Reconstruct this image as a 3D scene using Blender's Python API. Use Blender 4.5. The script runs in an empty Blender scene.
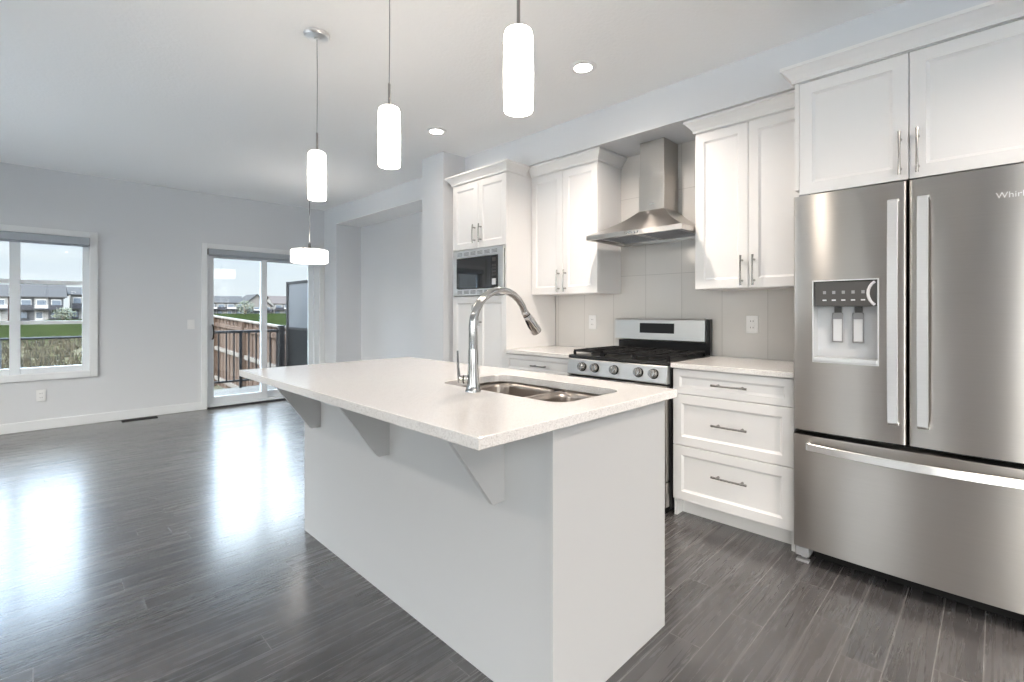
import bpy, bmesh, math, random
from mathutils import Vector, Matrix
S = bpy.context.scene
COL = S.collection
random.seed(7)
PI = math.pi

# ------------------------------------------------------------------ camera
H = 1.221
cam_d = bpy.data.cameras.new('camera')
cam_d.sensor_fit = 'HORIZONTAL'
cam_d.sensor_width = 36.0
cam_d.lens = 481.4 / 1024 * 36
cam_d.shift_y = -29.6 / 1024
cam_d.clip_start = 0.02
cam_d.clip_end = 2000
cam = bpy.data.objects.new('camera', cam_d)
COL.objects.link(cam)
cam.location = (0, 0, H)
cam.rotation_euler = (PI / 2, 0, -math.radians(44.882))
S.camera = cam

# ------------------------------------------------------------------ view + sky
S.view_settings.view_transform = 'Standard'
S.view_settings.look = 'None'
S.view_settings.exposure = 1.25
S.view_settings.gamma = 1.0
S.view_settings.use_curve_mapping = False
S.cycles.max_bounces = 12
S.cycles.diffuse_bounces = 6
S.cycles.glossy_bounces = 5
S.cycles.transparent_max_bounces = 12
S.cycles.sample_clamp_indirect = 6.0
S.cycles.caustics_reflective = False
S.cycles.caustics_refractive = False

SKY_BASE = 0.44          # sky seen through the far windows
SKY_HIGH = 7.8           # bright cloud deck higher up
SKY_GLOW = 5.0           # hazy sun side, towards the front left
POT_W = 3.0             # each recessed lamp, watts
SHADE_E = 10.5           # opal pendant glass


def make_world():
    w = bpy.data.worlds.new('sky')
    S.world = w
    w.use_nodes = True
    nt = w.node_tree
    nt.nodes.clear()
    N = nt.nodes.new
    L = nt.links.new
    tc = N('ShaderNodeTexCoord')
    nrm = N('ShaderNodeVectorMath'); nrm.operation = 'NORMALIZE'
    L(tc.outputs['Generated'], nrm.inputs[0])
    sep = N('ShaderNodeSeparateXYZ'); L(nrm.outputs[0], sep.inputs[0])
    ramp = N('ShaderNodeValToRGB')
    e = ramp.color_ramp.elements
    e[0].position = 0.0; e[0].color = (0.93, 0.97, 1.0, 1)
    e[1].position = 0.7; e[1].color = (0.42, 0.66, 1.0, 1)
    m = e.new(0.14); m.color = (0.74, 0.87, 1.0, 1)
    L(sep.outputs['Z'], ramp.inputs[0])
    # clouds projected on a flat ceiling of sky
    add = N('ShaderNodeMath'); add.operation = 'ADD'; add.inputs[1].default_value = 0.12
    L(sep.outputs['Z'], add.inputs[0])
    dv = N('ShaderNodeVectorMath'); dv.operation = 'DIVIDE'
    comb = N('ShaderNodeCombineXYZ')
    for i in range(3): L(add.outputs[0], comb.inputs[i])
    L(nrm.outputs[0], dv.inputs[0]); L(comb.outputs[0], dv.inputs[1])
    no = N('ShaderNodeTexNoise'); no.inputs['Scale'].default_value = 1.3; no.inputs['Detail'].default_value = 6
    L(dv.outputs[0], no.inputs['Vector'])
    cr = N('ShaderNodeMapRange'); cr.interpolation_type = 'SMOOTHSTEP'
    cr.inputs[1].default_value = 0.42; cr.inputs[2].default_value = 0.62
    L(no.outputs['Fac'], cr.inputs[0])
    mix = N('ShaderNodeMix'); mix.data_type = 'RGBA'
    L(cr.outputs[0], mix.inputs['Factor']); L(ramp.outputs[0], mix.inputs['A'])
    mix.inputs['B'].default_value = (0.87, 0.945, 1.0, 1)
    # hazy sun side
    dot = N('ShaderNodeVectorMath'); dot.operation = 'DOT_PRODUCT'
    d = Vector((-0.74, -0.58, 0.34)).normalized()
    dot.inputs[1].default_value = d
    L(nrm.outputs[0], dot.inputs[0])
    gr = N('ShaderNodeMapRange'); gr.interpolation_type = 'SMOOTHSTEP'
    gr.inputs[1].default_value = 0.55; gr.inputs[2].default_value = 1.0
    gr.inputs[3].default_value = 0.0; gr.inputs[4].default_value = SKY_GLOW
    L(dot.outputs['Value'], gr.inputs[0])
    hi = N('ShaderNodeMapRange'); hi.interpolation_type = 'SMOOTHSTEP'
    hi.inputs[1].default_value = 0.13; hi.inputs[2].default_value = 0.50
    hi.inputs[3].default_value = SKY_BASE; hi.inputs[4].default_value = SKY_HIGH
    L(sep.outputs['Z'], hi.inputs[0])
    st = N('ShaderNodeMath'); st.operation = 'ADD'
    L(gr.outputs[0], st.inputs[0]); L(hi.outputs[0], st.inputs[1])
    wm = N('ShaderNodeMix'); wm.data_type = 'RGBA'; wm.inputs['B'].default_value = (1.0, 0.96, 0.91, 1)
    wf = N('ShaderNodeMapRange'); wf.inputs[1].default_value = 0.3; wf.inputs[2].default_value = 0.9
    L(dot.outputs['Value'], wf.inputs[0]); L(wf.outputs[0], wm.inputs['Factor']); L(mix.outputs['Result'], wm.inputs['A'])
    bg = N('ShaderNodeBackground'); out = N('ShaderNodeOutputWorld')
    L(wm.outputs['Result'], bg.inputs['Color']); L(st.outputs[0], bg.inputs['Strength'])
    L(bg.outputs[0], out.inputs[0])


make_world()


def portal(name, loc, rot, sx, sy):
    d = bpy.data.lights.new(name, 'AREA')
    d.shape = 'RECTANGLE'; d.size = sx; d.size_y = sy
    d.cycles.is_portal = True
    o = bpy.data.objects.new(name, d)
    o.location = loc; o.rotation_euler = rot
    COL.objects.link(o)


# portals only guide sampling of the sky through each glazed opening
portal('portal_far_window', (-0.127, 7.12, 1.3), (-PI / 2, 0, 0), 1.14, 1.45)
portal('portal_patio_door', (2.26, 7.12, 1.0), (-PI / 2, 0, 0), 1.43, 2.0)
portal('portal_front_window', (-0.2, -4.12, 1.6), (PI / 2, 0, 0), 2.8, 1.4)
portal('portal_side_window', (-2.92, -2.175, 1.25), (0, -PI / 2, 0), 2.26, 2.65)
portal('portal_side_window_narrow', (-2.92, 1.50, 1.57), (0, -PI / 2, 0), 1.35, 1.2)
portal('portal_added_window', (-2.92, 4.55, 1.25), (0, -PI / 2, 0), 2.26, 3.5)

sun_d = bpy.data.lights.new('sun', 'SUN')
sun_d.energy = 2.0
sun_d.color = (1.0, 0.96, 0.90)
sun_d.angle = math.radians(3)
sun = bpy.data.objects.new('sun', sun_d)
sun.rotation_euler = Vector((-0.58, -0.46, 0.67)).to_track_quat('Z', 'Y').to_euler()
COL.objects.link(sun)


# ------------------------------------------------------------------ mesh helpers
class MB:
    """collects shapes in world coordinates, builds ONE mesh object"""

    def __init__(self):
        self.bm = bmesh.new()

    def poly(self, pts, smooth=False):
        vs = [self.bm.verts.new(p) for p in pts]
        f = self.bm.faces.new(vs)
        f.smooth = smooth
        return f

    def box(self, x0, x1, y0, y1, z0, z1, bevel=0.0, seg=2):
        t = bmesh.new()
        c = [(x0, y0, z0), (x1, y0, z0), (x1, y1, z0), (x0, y1, z0), (x0, y0, z1), (x1, y0, z1), (x1, y1, z1), (x0, y1, z1)]
        v = [t.verts.new(p) for p in c]
        for q in ((0, 3, 2, 1), (4, 5, 6, 7), (0, 1, 5, 4), (1, 2, 6, 5), (2, 3, 7, 6), (3, 0, 4, 7)):
            t.faces.new([v[i] for i in q])
        if bevel > 0:
            r = bmesh.ops.bevel(t, geom=list(t.edges), offset=bevel, segments=seg, profile=0.5, affect='EDGES')
            for f in r['faces']: f.smooth = True
        self.merge(t)
        return self

    def merge(self, t, mat=None):
        if mat is not None: bmesh.ops.transform(t, matrix=mat, verts=t.verts)
        mp = {}
        for v in t.verts: mp[v] = self.bm.verts.new(v.co)
        for f in t.faces:
            try:
                g = self.bm.faces.new([mp[v] for v in f.verts]); g.smooth = f.smooth
            except ValueError:
                pass
        t.free()

    def prism(self, pts, axis, a, b, smooth=False):
        """pts: 2D outline; axis x: (y,z), y: (x,z), z: (x,y)"""
        def P(p, t):
            return {'x': (t, p[0], p[1]), 'y': (p[0], t, p[1]), 'z': (p[0], p[1], t)}[axis]
        A = [self.bm.verts.new(P(p, a)) for p in pts]
        B = [self.bm.verts.new(P(p, b)) for p in pts]
        n = len(pts)
        self.bm.faces.new(A[::-1]); self.bm.faces.new(B)
        for i in range(n):
            j = (i + 1) % n
            f = self.bm.faces.new([A[i], A[j], B[j], B[i]]); f.smooth = smooth
        return self

    def tube(self, pts, r, seg=14, caps=True, flat=None):
        """round tube along pts; r a number or a list; flat=(vec, k) squashes by k along vec"""
        pts = [Vector(p) for p in pts]
        n = len(pts)
        rs = r if isinstance(r, (list, tuple)) else [r] * n
        rings = []
        up = Vector((0, 0, 1))
        prev = None
        for i, p in enumerate(pts):
            if i == 0: t = pts[1] - p
            elif i == n - 1: t = p - pts[i - 1]
            else: t = (pts[i + 1] - p).normalized() + (p - pts[i - 1]).normalized()
            t.normalize()
            if prev is None:
                a = up if abs(t.dot(up)) < 0.9 else Vector((1, 0, 0))
                u = (a - t * a.dot(t)).normalized()
            else:
                u = (prev - t * prev.dot(t)).normalized()
            prev = u
            w = t.cross(u)
            ring = []
            for k in range(seg):
                an = 2 * PI * k / seg
                off = u * math.cos(an) * rs[i] + w * math.sin(an) * rs[i]
                if flat is not None:
                    fv, fk = flat
                    off -= fv * off.dot(fv) * (1 - fk)
                ring.append(self.bm.verts.new(p + off))
            rings.append(ring)
        for i in range(n - 1):
            for k in range(seg):
                j = (k + 1) % seg
                f = self.bm.faces.new([rings[i][k], rings[i][j], rings[i + 1][j], rings[i + 1][k]]); f.smooth = True
        if caps:
            self.bm.faces.new(rings[0][::-1]); self.bm.faces.new(rings[-1])
        return self

    def lathe(self, prof, origin, axis=(0, 0, 1), seg=32):
        """prof: (radius, height) pairs turned about axis through origin"""
        ax = Vector(axis).normalized()
        a = Vector((0, 0, 1)) if abs(ax.z) < 0.9 else Vector((1, 0, 0))
        u = (a - ax * a.dot(ax)).normalized(); w = ax.cross(u)
        o = Vector(origin)
        rings = []
        for r, h in prof:
            if r < 1e-6:
                rings.append([self.bm.verts.new(o + ax * h)])
            else:
                rings.append([self.bm.verts.new(o + ax * h + (u * math.cos(2 * PI * k / seg) + w * math.sin(2 * PI * k / seg)) * r) for k in range(seg)])
        for A, B in zip(rings, rings[1:]):
            for k in range(seg):
                j = (k + 1) % seg
                if len(A) == 1 and len(B) == 1: continue
                if len(A) == 1: f = self.bm.faces.new([A[0], B[j], B[k]])
                elif len(B) == 1: f = self.bm.faces.new([A[k], A[j], B[0]])
                else: f = self.bm.faces.new([A[k], A[j], B[j], B[k]])
                f.smooth = True
        return self

    def sweep(self, prof, path):
        """prof: (outward, up) points, path: list of ((x,y), (nx,ny)) mitred plan points; n = offset per unit outward"""
        rings = []
        for (x, y), (nx, ny), z0 in path:
            rings.append([self.bm.verts.new((x + nx * o, y + ny * o, z0 + z)) for o, z in prof])
        n = len(prof)
        for A, B in zip(rings, rings[1:]):
            for i in range(n):
                j = (i + 1) % n
                self.bm.faces.new([A[i], A[j], B[j], B[i]])
        self.bm.faces.new(rings[0][::-1]); self.bm.faces.new(rings[-1])
        return self

    def build(self, name, mat, parent=None, sharp=35):
        bm = self.bm
        bmesh.ops.recalc_face_normals(bm, faces=list(bm.faces))
        lim = math.radians(sharp)
        for e in bm.edges:
            if len(e.link_faces) == 2 and e.calc_face_angle(0) > lim: e.smooth = False
        if parent is None:
            xs = [v.co.x for v in bm.verts]; ys = [v.co.y for v in bm.verts]; zs = [v.co.z for v in bm.verts]
            base = Vector(((min(xs) + max(xs)) / 2, (min(ys) + max(ys)) / 2, min(zs)))
        else:
            r = parent
            while r.parent: r = r.parent
            base = Vector(r['_base'])
        for v in bm.verts: v.co -= base
        me = bpy.data.meshes.new(name)
        bm.to_mesh(me); bm.free()
        o = bpy.data.objects.new(name, me)
        COL.objects.link(o)
        if mat: me.materials.append(mat)
        if parent is None:
            o.location = base; o['_base'] = list(base)
        else:
            o.parent = parent
        return o


def thing(name, label, cat, loc, group=None):
    o = bpy.data.objects.new(name, None)
    o.empty_display_size = 0.1
    COL.objects.link(o)
    o.location = loc; o['_base'] = list(loc)
    o['label'] = label; o['category'] = cat
    if group: o['group'] = group
    return o


def tag(o, label, cat, group=None):
    o['label'] = label; o['category'] = cat
    if group: o['group'] = group
    return o


def struct(o):
    o['kind'] = 'structure'
    return o


def dup(root, loc, label):
    """copy of a thing with its parts and sub-parts"""
    def cp(o, parent):
        c = o.copy(); COL.objects.link(c)
        if parent: c.parent = parent
        for k in list(o.children): cp(k, c)
        return c
    r = cp(root, None)
    r.location = loc; r['label'] = label
    return r


# ------------------------------------------------------------------ materials
def new_mat(name):
    m = bpy.data.materials.new(name)
    m.use_nodes = True
    nt = m.node_tree
    b = nt.nodes['Principled BSDF']
    return m, nt, b


def simple(name, col, rough=0.5, metal=0.0, spec=0.5, coat=0.0, bump=0.0, bscale=200.0, var=0.0):
    m, nt, b = new_mat(name)
    b.inputs['Base Color'].default_value = (*col, 1)
    b.inputs['Roughness'].default_value = rough
    b.inputs['Metallic'].default_value = metal
    b.inputs['Specular IOR Level'].default_value = spec
    b.inputs['Coat Weight'].default_value = coat
    if bump or var:
        tc = nt.nodes.new('ShaderNodeTexCoord')
        n = nt.nodes.new('ShaderNodeTexNoise')
        n.inputs['Scale'].default_value = bscale; n.inputs['Detail'].default_value = 3
        nt.links.new(tc.outputs['Object'], n.inputs['Vector'])
        if bump:
            bp = nt.nodes.new('ShaderNodeBump'); bp.inputs['Strength'].default_value = bump; bp.inputs['Distance'].default_value = 0.002
            nt.links.new(n.outputs['Fac'], bp.inputs['Height']); nt.links.new(bp.outputs[0], b.inputs['Normal'])
        if var:
            r = nt.nodes.new('ShaderNodeMix'); r.data_type = 'RGBA'
            r.inputs['A'].default_value = (*[c * (1 - var) for c in col], 1)
            r.inputs['B'].default_value = (*[min(1, c * (1 + var)) for c in col], 1)
            nt.links.new(n.outputs['Fac'], r.inputs['Factor']); nt.links.new(r.outputs['Result'], b.inputs['Base Color'])
    return m


def emit(name, col, strength):
    m, nt, b = new_mat(name)
    b.inputs['Base Color'].default_value = (0.8, 0.8, 0.8, 1)
    b.inputs['Roughness'].default_value = 0.25
    b.inputs['Emission Color'].default_value = (*col, 1)
    b.inputs['Emission Strength'].default_value = strength
    return m


def glass_mat(name, tint=(0.96, 0.98, 0.98)):
    m = bpy.data.materials.new(name); m.use_nodes = True
    nt = m.node_tree; nt.nodes.clear()
    out = nt.nodes.new('ShaderNodeOutputMaterial')
    tr = nt.nodes.new('ShaderNodeBsdfTransparent'); tr.inputs[0].default_value = (*tint, 1)
    gl = nt.nodes.new('ShaderNodeBsdfGlossy'); gl.inputs['Roughness'].default_value = 0.0
    fr = nt.nodes.new('ShaderNodeFresnel'); fr.inputs[0].default_value = 1.45
    mx = nt.nodes.new('ShaderNodeMixShader')
    nt.links.new(fr.outputs[0], mx.inputs[0]); nt.links.new(tr.outputs[0], mx.inputs[1]); nt.links.new(gl.outputs[0], mx.inputs[2])
    nt.links.new(mx.outputs[0], out.inputs[0])
    return m


def steel(name, col=(0.49, 0.465, 0.44), rough=0.28, aniso=0.85, rot=0.25, streak=0.06, axis=2):
    m, nt, b = new_mat(name)
    b.inputs['Metallic'].default_value = 1.0
    b.inputs['Roughness'].default_value = rough
    b.inputs['Anisotropic'].default_value = aniso
    b.inputs['Anisotropic Rotation'].default_value = rot
    tg = nt.nodes.new('ShaderNodeTangent'); tg.direction_type = 'RADIAL'; tg.axis = 'Z'
    nt.links.new(tg.outputs[0], b.inputs['Tangent'])
    tc = nt.nodes.new('ShaderNodeTexCoord'); mp = nt.nodes.new('ShaderNodeMapping')
    sc = [4, 4, 4]; sc[axis] = 900
    mp.inputs['Scale'].default_value = sc
    n = nt.nodes.new('ShaderNodeTexNoise'); n.inputs['Scale'].default_value = 1.0; n.inputs['Detail'].default_value = 2
    nt.links.new(tc.outputs['Object'], mp.inputs[0]); nt.links.new(mp.outputs[0], n.inputs['Vector'])
    r = nt.nodes.new('ShaderNodeMix'); r.data_type = 'RGBA'
    r.inputs['A'].default_value = (*[c * (1 - streak) for c in col], 1)
    r.inputs['B'].default_value = (*[c * (1 + streak) for c in col], 1)
    nt.links.new(n.outputs['Fac'], r.inputs['Factor']); nt.links.new(r.outputs['Result'], b.inputs['Base Color'])
    return m


def quartz_mat():
    m, nt, b = new_mat('white_quartz')
    tc = nt.nodes.new('ShaderNodeTexCoord')
    v = nt.nodes.new('ShaderNodeTexNoise'); v.inputs['Scale'].default_value = 420; v.inputs['Detail'].default_value = 2
    nt.links.new(tc.outputs['Object'], v.inputs['Vector'])
    r = nt.nodes.new('ShaderNodeValToRGB'); e = r.color_ramp.elements
    e[0].position = 0.30; e[0].color = (0.50, 0.47, 0.45, 1)
    e[1].position = 0.46; e[1].color = (0.76, 0.735, 0.715, 1)
    k = e.new(0.66); k.color = (0.84, 0.82, 0.80, 1)
    nt.links.new(v.outputs['Fac'], r.inputs[0]); nt.links.new(r.outputs[0], b.inputs['Base Color'])
    b.inputs['Roughness'].default_value = 0.10
    b.inputs['Specular IOR Level'].default_value = 0.7
    return m


def floor_mat():
    m, nt, b = new_mat('dark_grey_oak_planks')
    N = nt.nodes.new; L = nt.links.new
    tc = N('ShaderNodeTexCoord')
    br = N('ShaderNodeTexBrick')
    br.inputs['Scale'].default_value = 1.0
    br.offset = 0.37; br.offset_frequency = 2
    br.inputs['Brick Width'].default_value = 1.22
    br.inputs['Row Height'].default_value = 0.121
    br.inputs['Mortar Size'].default_value = 0.0018
    br.inputs['Mortar Smooth'].default_value = 0.3
    br.inputs['Color1'].default_value = (0.0, 0.0, 0.0, 1)
    br.inputs['Color2'].default_value = (1, 1, 1, 1)
    br.inputs['Mortar'].default_value = (0.5, 0.5, 0.5, 1)
    # rows get a random shift along the plank
    sep = N('ShaderNodeSeparateXYZ'); L(tc.outputs['Object'], sep.inputs[0])
    rw = N('ShaderNodeMath'); rw.operation = 'DIVIDE'; rw.inputs[1].default_value = 0.121; L(sep.outputs['Y'], rw.inputs[0])
    fl = N('ShaderNodeMath'); fl.operation = 'FLOOR'; L(rw.outputs[0], fl.inputs[0])
    wn = N('ShaderNodeTexWhiteNoise'); wn.noise_dimensions = '1D'; L(fl.outputs[0], wn.inputs['W'])
    sh = N('ShaderNodeMath'); sh.operation = 'MULTIPLY_ADD'; sh.inputs[1].default_value = 1.22; L(wn.outputs['Value'], sh.inputs[0]); L(sep.outputs['X'], sh.inputs[2])
    cb = N('ShaderNodeCombineXYZ'); L(sh.outputs[0], cb.inputs['X']); L(sep.outputs['Y'], cb.inputs['Y'])
    L(cb.outputs[0], br.inputs['Vector'])
    # grain: stretched noise, its place shifted per plank
    mp = N('ShaderNodeMapping'); mp.inputs['Scale'].default_value = (1.3, 26, 1)
    L(tc.outputs['Object'], mp.inputs[0])
    ad = N('ShaderNodeVectorMath'); ad.operation = 'MULTIPLY_ADD'
    L(br.outputs['Color'], ad.inputs[0]); ad.inputs[1].default_value = (7, 13, 0); L(mp.outputs[0], ad.inputs[2])
    g = N('ShaderNodeTexNoise'); g.inputs['Scale'].default_value = 1.5; g.inputs['Detail'].default_value = 8; g.inputs['Roughness'].default_value = 0.65; g.inputs['Distortion'].default_value = 0.6
    L(ad.outputs[0], g.inputs['Vector'])
    cr = N('ShaderNodeValToRGB'); e = cr.color_ramp.elements
    e[0].position = 0.30; e[0].color = (0.054, 0.052, 0.053, 1)
    e[1].position = 0.72; e[1].color = (0.092, 0.089, 0.090, 1)
    L(g.outputs['Fac'], cr.inputs[0])
    tone = N('ShaderNodeMix'); tone.data_type = 'RGBA'; tone.blend_type = 'MULTIPLY'; tone.inputs['Factor'].default_value = 1
    pl = N('ShaderNodeValToRGB'); pe = pl.color_ramp.elements
    pe[0].color = (0.80, 0.80, 0.81, 1); pe[1].color = (1.22, 1.19, 1.17, 1)
    L(br.outputs['Color'], pl.inputs[0]); L(cr.outputs[0], tone.inputs['A']); L(pl.outputs[0], tone.inputs['B'])
    seam = N('ShaderNodeMix'); seam.data_type = 'RGBA'
    L(br.outputs['Fac'], seam.inputs['Factor']); L(tone.outputs['Result'], seam.inputs['A'])
    seam.inputs['B'].default_value = (0.19, 0.183, 0.18, 1)  # pale joints carry the glint of the plank bevels as colour
    L(seam.outputs['Result'], b.inputs['Base Color'])
    rr = N('ShaderNodeMapRange'); rr.inputs[3].default_value = 0.20; rr.inputs[4].default_value = 0.34
    L(g.outputs['Fac'], rr.inputs[0]); L(rr.outputs[0], b.inputs['Roughness'])
    b.inputs['Specular IOR Level'].default_value = 0.75
    b.inputs['Coat Weight'].default_value = 0.35
    b.inputs['Coat Roughness'].default_value = 0.16
    iv = N('ShaderNodeMath'); iv.operation = 'MULTIPLY_ADD'; iv.inputs[1].default_value = -1.0; iv.inputs[2].default_value = 1.0
    L(br.outputs['Fac'], iv.inputs[0])
    hh = N('ShaderNodeMath'); hh.operation = 'MULTIPLY_ADD'; hh.inputs[1].default_value = 0.28; L(g.outputs['Fac'], hh.inputs[0]); L(iv.outputs[0], hh.inputs[2])
    bp = N('ShaderNodeBump'); bp.inputs['Strength'].default_value = 0.25; bp.inputs['Distance'].default_value = 0.0012
    L(hh.outputs[0], bp.inputs['Height']); L(bp.outputs[0], b.inputs['Normal']); L(bp.outputs[0], b.inputs['Coat Normal'])
    return m


def tile_mat():
    m, nt, b = new_mat('glazed_grey_tile')
    N = nt.nodes.new; L = nt.links.new
    geo = N('ShaderNodeNewGeometry')
    sep = N('ShaderNodeSeparateXYZ'); L(geo.outputs['Position'], sep.inputs[0])
    cb = N('ShaderNodeCombineXYZ')
    a = N('ShaderNodeMath'); a.operation = 'ADD'; a.inputs[1].default_value = 10 * 0.29 - 1.903 + 0.29 * 2
    c = N('ShaderNodeMath'); c.operation = 'ADD'; c.inputs[1].default_value = 3 * 0.611 - 1.501
    L(sep.outputs['Y'], a.inputs[0]); L(sep.outputs['Z'], c.inputs[0]); L(a.outputs[0], cb.inputs['X']); L(c.outputs[0], cb.inputs['Y'])
    br = N('ShaderNodeTexBrick'); br.offset = 0.0; br.inputs['Scale'].default_value = 1
    br.inputs['Brick Width'].default_value = 0.29; br.inputs['Row Height'].default_value = 0.611
    br.inputs['Mortar Size'].default_value = 0.0018; br.inputs['Mortar Smooth'].default_value = 0.1
    br.inputs['Color1'].default_value = (0.62, 0.605, 0.585, 1); br.inputs['Color2'].default_value = (0.66, 0.645, 0.625, 1)
    br.inputs['Mortar'].default_value = (0.46, 0.445, 0.43, 1)
    L(cb.outputs[0], br.inputs['Vector'])
    L(br.outputs['Color'], b.inputs['Base Color'])
    b.inputs['Roughness'].default_value = 0.14
    bp = N('ShaderNodeBump'); bp.inputs['Strength'].default_value = 0.4; bp.inputs['Distance'].default_value = 0.001; bp.invert = True
    L(br.outputs['Fac'], bp.inputs['Height']); L(bp.outputs[0], b.inputs['Normal'])
    return m


def ground_mat():
    m, nt, b = new_mat('meadow')
    N = nt.nodes.new; L = nt.links.new
    geo = N('ShaderNodeNewGeometry')
    sep = N('ShaderNodeSeparateXYZ'); L(geo.outputs['Position'], sep.inputs[0])
    n = N('ShaderNodeTexNoise'); n.inputs['Scale'].default_value = 0.9; n.inputs['Detail'].default_value = 8; L(geo.outputs['Position'], n.inputs['Vector'])
    dry = N('ShaderNodeValToRGB'); e = dry.color_ramp.elements
    e[0].position = 0.32; e[0].color = (0.012, 0.014, 0.006, 1); e[1].position = 0.68; e[1].color = (0.055, 0.050, 0.036, 1)
    k = e.new(0.5); k.color = (0.032, 0.029, 0.017, 1)
    L(n.outputs['Fac'], dry.inputs[0])
    n2 = N('ShaderNodeTexNoise'); n2.inputs['Scale'].default_value = 0.25; n2.inputs['Detail'].default_value = 6; L(geo.outputs['Position'], n2.inputs['Vector'])
    gr = N('ShaderNodeValToRGB'); e = gr.color_ramp.elements
    e[0].position = 0.3; e[0].color = (0.006, 0.0085, 0.003, 1); e[1].position = 0.7; e[1].color = (0.0115, 0.0155, 0.0052, 1)
    L(n2.outputs['Fac'], gr.inputs[0])
    mr = N('ShaderNodeMapRange'); mr.interpolation_type = 'SMOOTHSTEP'; mr.inputs[1].default_value = 44; mr.inputs[2].default_value = 58
    ns = N('ShaderNodeMath'); ns.operation = 'MULTIPLY_ADD'; ns.inputs[1].default_value = 14; L(n2.outputs['Fac'], ns.inputs[0]); L(sep.outputs['Y'], ns.inputs[2])
    L(ns.outputs[0], mr.inputs[0])
    mx = N('ShaderNodeMix'); mx.data_type = 'RGBA'
    L(mr.outputs[0], mx.inputs['Factor']); L(dry.outputs[0], mx.inputs['A']); L(gr.outputs[0], mx.inputs['B'])
    L(mx.outputs['Result'], b.inputs['Base Color'])
    b.inputs['Roughness'].default_value = 0.95
    b.inputs['Specular IOR Level'].default_value = 0.0
    return m


def wood_mat(name, c0, c1, board, axis='Y'):
    m, nt, b = new_mat(name)
    N = nt.nodes.new; L = nt.links.new
    geo = N('ShaderNodeNewGeometry')
    sep = N('ShaderNodeSeparateXYZ'); L(geo.outputs['Position'], sep.inputs[0])
    dv = N('ShaderNodeMath'); dv.operation = 'DIVIDE'; dv.inputs[1].default_value = board; L(sep.outputs[axis], dv.inputs[0])
    fl = N('ShaderNodeMath'); fl.operation = 'FLOOR'; L(dv.outputs[0], fl.inputs[0])
    wn = N('ShaderNodeTexWhiteNoise'); wn.noise_dimensions = '1D'; L(fl.outputs[0], wn.inputs['W'])
    mx = N('ShaderNodeMix'); mx.data_type = 'RGBA'
    mx.inputs['A'].default_value = (*c0, 1); mx.inputs['B'].default_value = (*c1, 1)
    L(wn.outputs['Value'], mx.inputs['Factor']); L(mx.outputs['Result'], b.inputs['Base Color'])
    b.inputs['Roughness'].default_value = 0.8
    b.inputs['Specular IOR Level'].default_value = 0.1
    return m


M = {}
M['wall'] = simple('grey_wall_paint', (0.68, 0.69, 0.71), 0.7, bump=0.12, bscale=160, spec=0.25)
M['ceil'] = simple('textured_ceiling_paint', (0.90, 0.90, 0.90), 0.85, bump=1.0, bscale=48, spec=0.2)
M['trim'] = simple('white_trim_paint', (0.78, 0.79, 0.80), 0.4)
M['vinyl'] = simple('white_vinyl_frame', (0.76, 0.79, 0.82), 0.4)
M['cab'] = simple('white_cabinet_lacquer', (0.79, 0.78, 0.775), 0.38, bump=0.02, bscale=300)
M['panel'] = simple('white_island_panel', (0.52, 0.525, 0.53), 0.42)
M['quartz'] = quartz_mat()
M['floor'] = floor_mat()
M['tile'] = tile_mat()
M['steel'] = steel('brushed_steel')
M['steel_h'] = steel('satin_steel', (0.72, 0.71, 0.70), 0.30, 0.4)
M['steel_l'] = steel('pale_steel', (0.90, 0.90, 0.90), 0.33, 0.3)
M['sinksteel'] = steel('sink_steel', (0.42, 0.375, 0.34), 0.28, 0.3)
M['chrome'] = simple('chrome', (0.74, 0.75, 0.76), 0.06, 1.0)
M['nickel'] = simple('brushed_nickel', (0.36, 0.35, 0.34), 0.25, 1.0)
M['black'] = simple('black_enamel', (0.010, 0.010, 0.011), 0.28, spec=0.35)
M['blackglass'] = simple('black_glass', (0.006, 0.006, 0.007), 0.03, spec=0.8)
M['iron'] = simple('cast_iron', (0.014, 0.014, 0.015), 0.65, bump=0.2, bscale=400, spec=0.2)
M['mwglass'] = simple('reflective_black_glass', (0.006, 0.006, 0.007), 0.03, spec=1.0)
M['mwglass'].node_tree.nodes['Principled BSDF'].inputs['IOR'].default_value = 1.6
M['blackplastic'] = simple('black_plastic', (0.008, 0.008, 0.0085), 0.5, spec=0.15)
M['greyplastic'] = simple('grey_plastic', (0.30, 0.30, 0.31), 0.4)
M['darkgrey'] = simple('dark_grey_plastic', (0.075, 0.072, 0.07), 0.3)
M['lightplastic'] = simple('silver_plastic', (0.72, 0.73, 0.75), 0.35, 0.0)
M['faucetsteel'] = simple('polished_steel', (0.50, 0.50, 0.50), 0.14, 1.0)
M['white'] = simple('white_plastic', (0.82, 0.82, 0.82), 0.35)
M['blind'] = simple('grey_blind_fabric', (0.40, 0.43, 0.47), 0.7, bump=0.1, bscale=500)
M['shade'] = emit('opal_glass_lit', (1.0, 0.90, 0.78), SHADE_E)
M['drum'] = emit('opal_drum_lit', (1.0, 0.93, 0.85), 2.6)
M['lens'] = emit('lamp_lens_lit', (1.0, 0.90, 0.78), 25.0)
M['glass'] = glass_mat('window_glass')
M['display'] = simple('display_digits', (0.35, 0.45, 0.5), 0.3)
M['rail'] = simple('black_railing_paint', (0.008, 0.008, 0.009), 0.5, spec=0.2)
M['screen_hi'] = simple('smoked_panel', (0.05, 0.055, 0.063), 0.3)
M['screen_lo'] = simple('black_panel', (0.006, 0.0065, 0.007), 0.7, spec=0.05)
M['deck'] = wood_mat('deck_boards', (0.10, 0.092, 0.08), (0.12, 0.11, 0.097), 0.14, 'Y')
M['fence'] = wood_mat('fence_boards', (0.036, 0.024, 0.018), (0.062, 0.045, 0.036), 0.14, 'Y')
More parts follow.
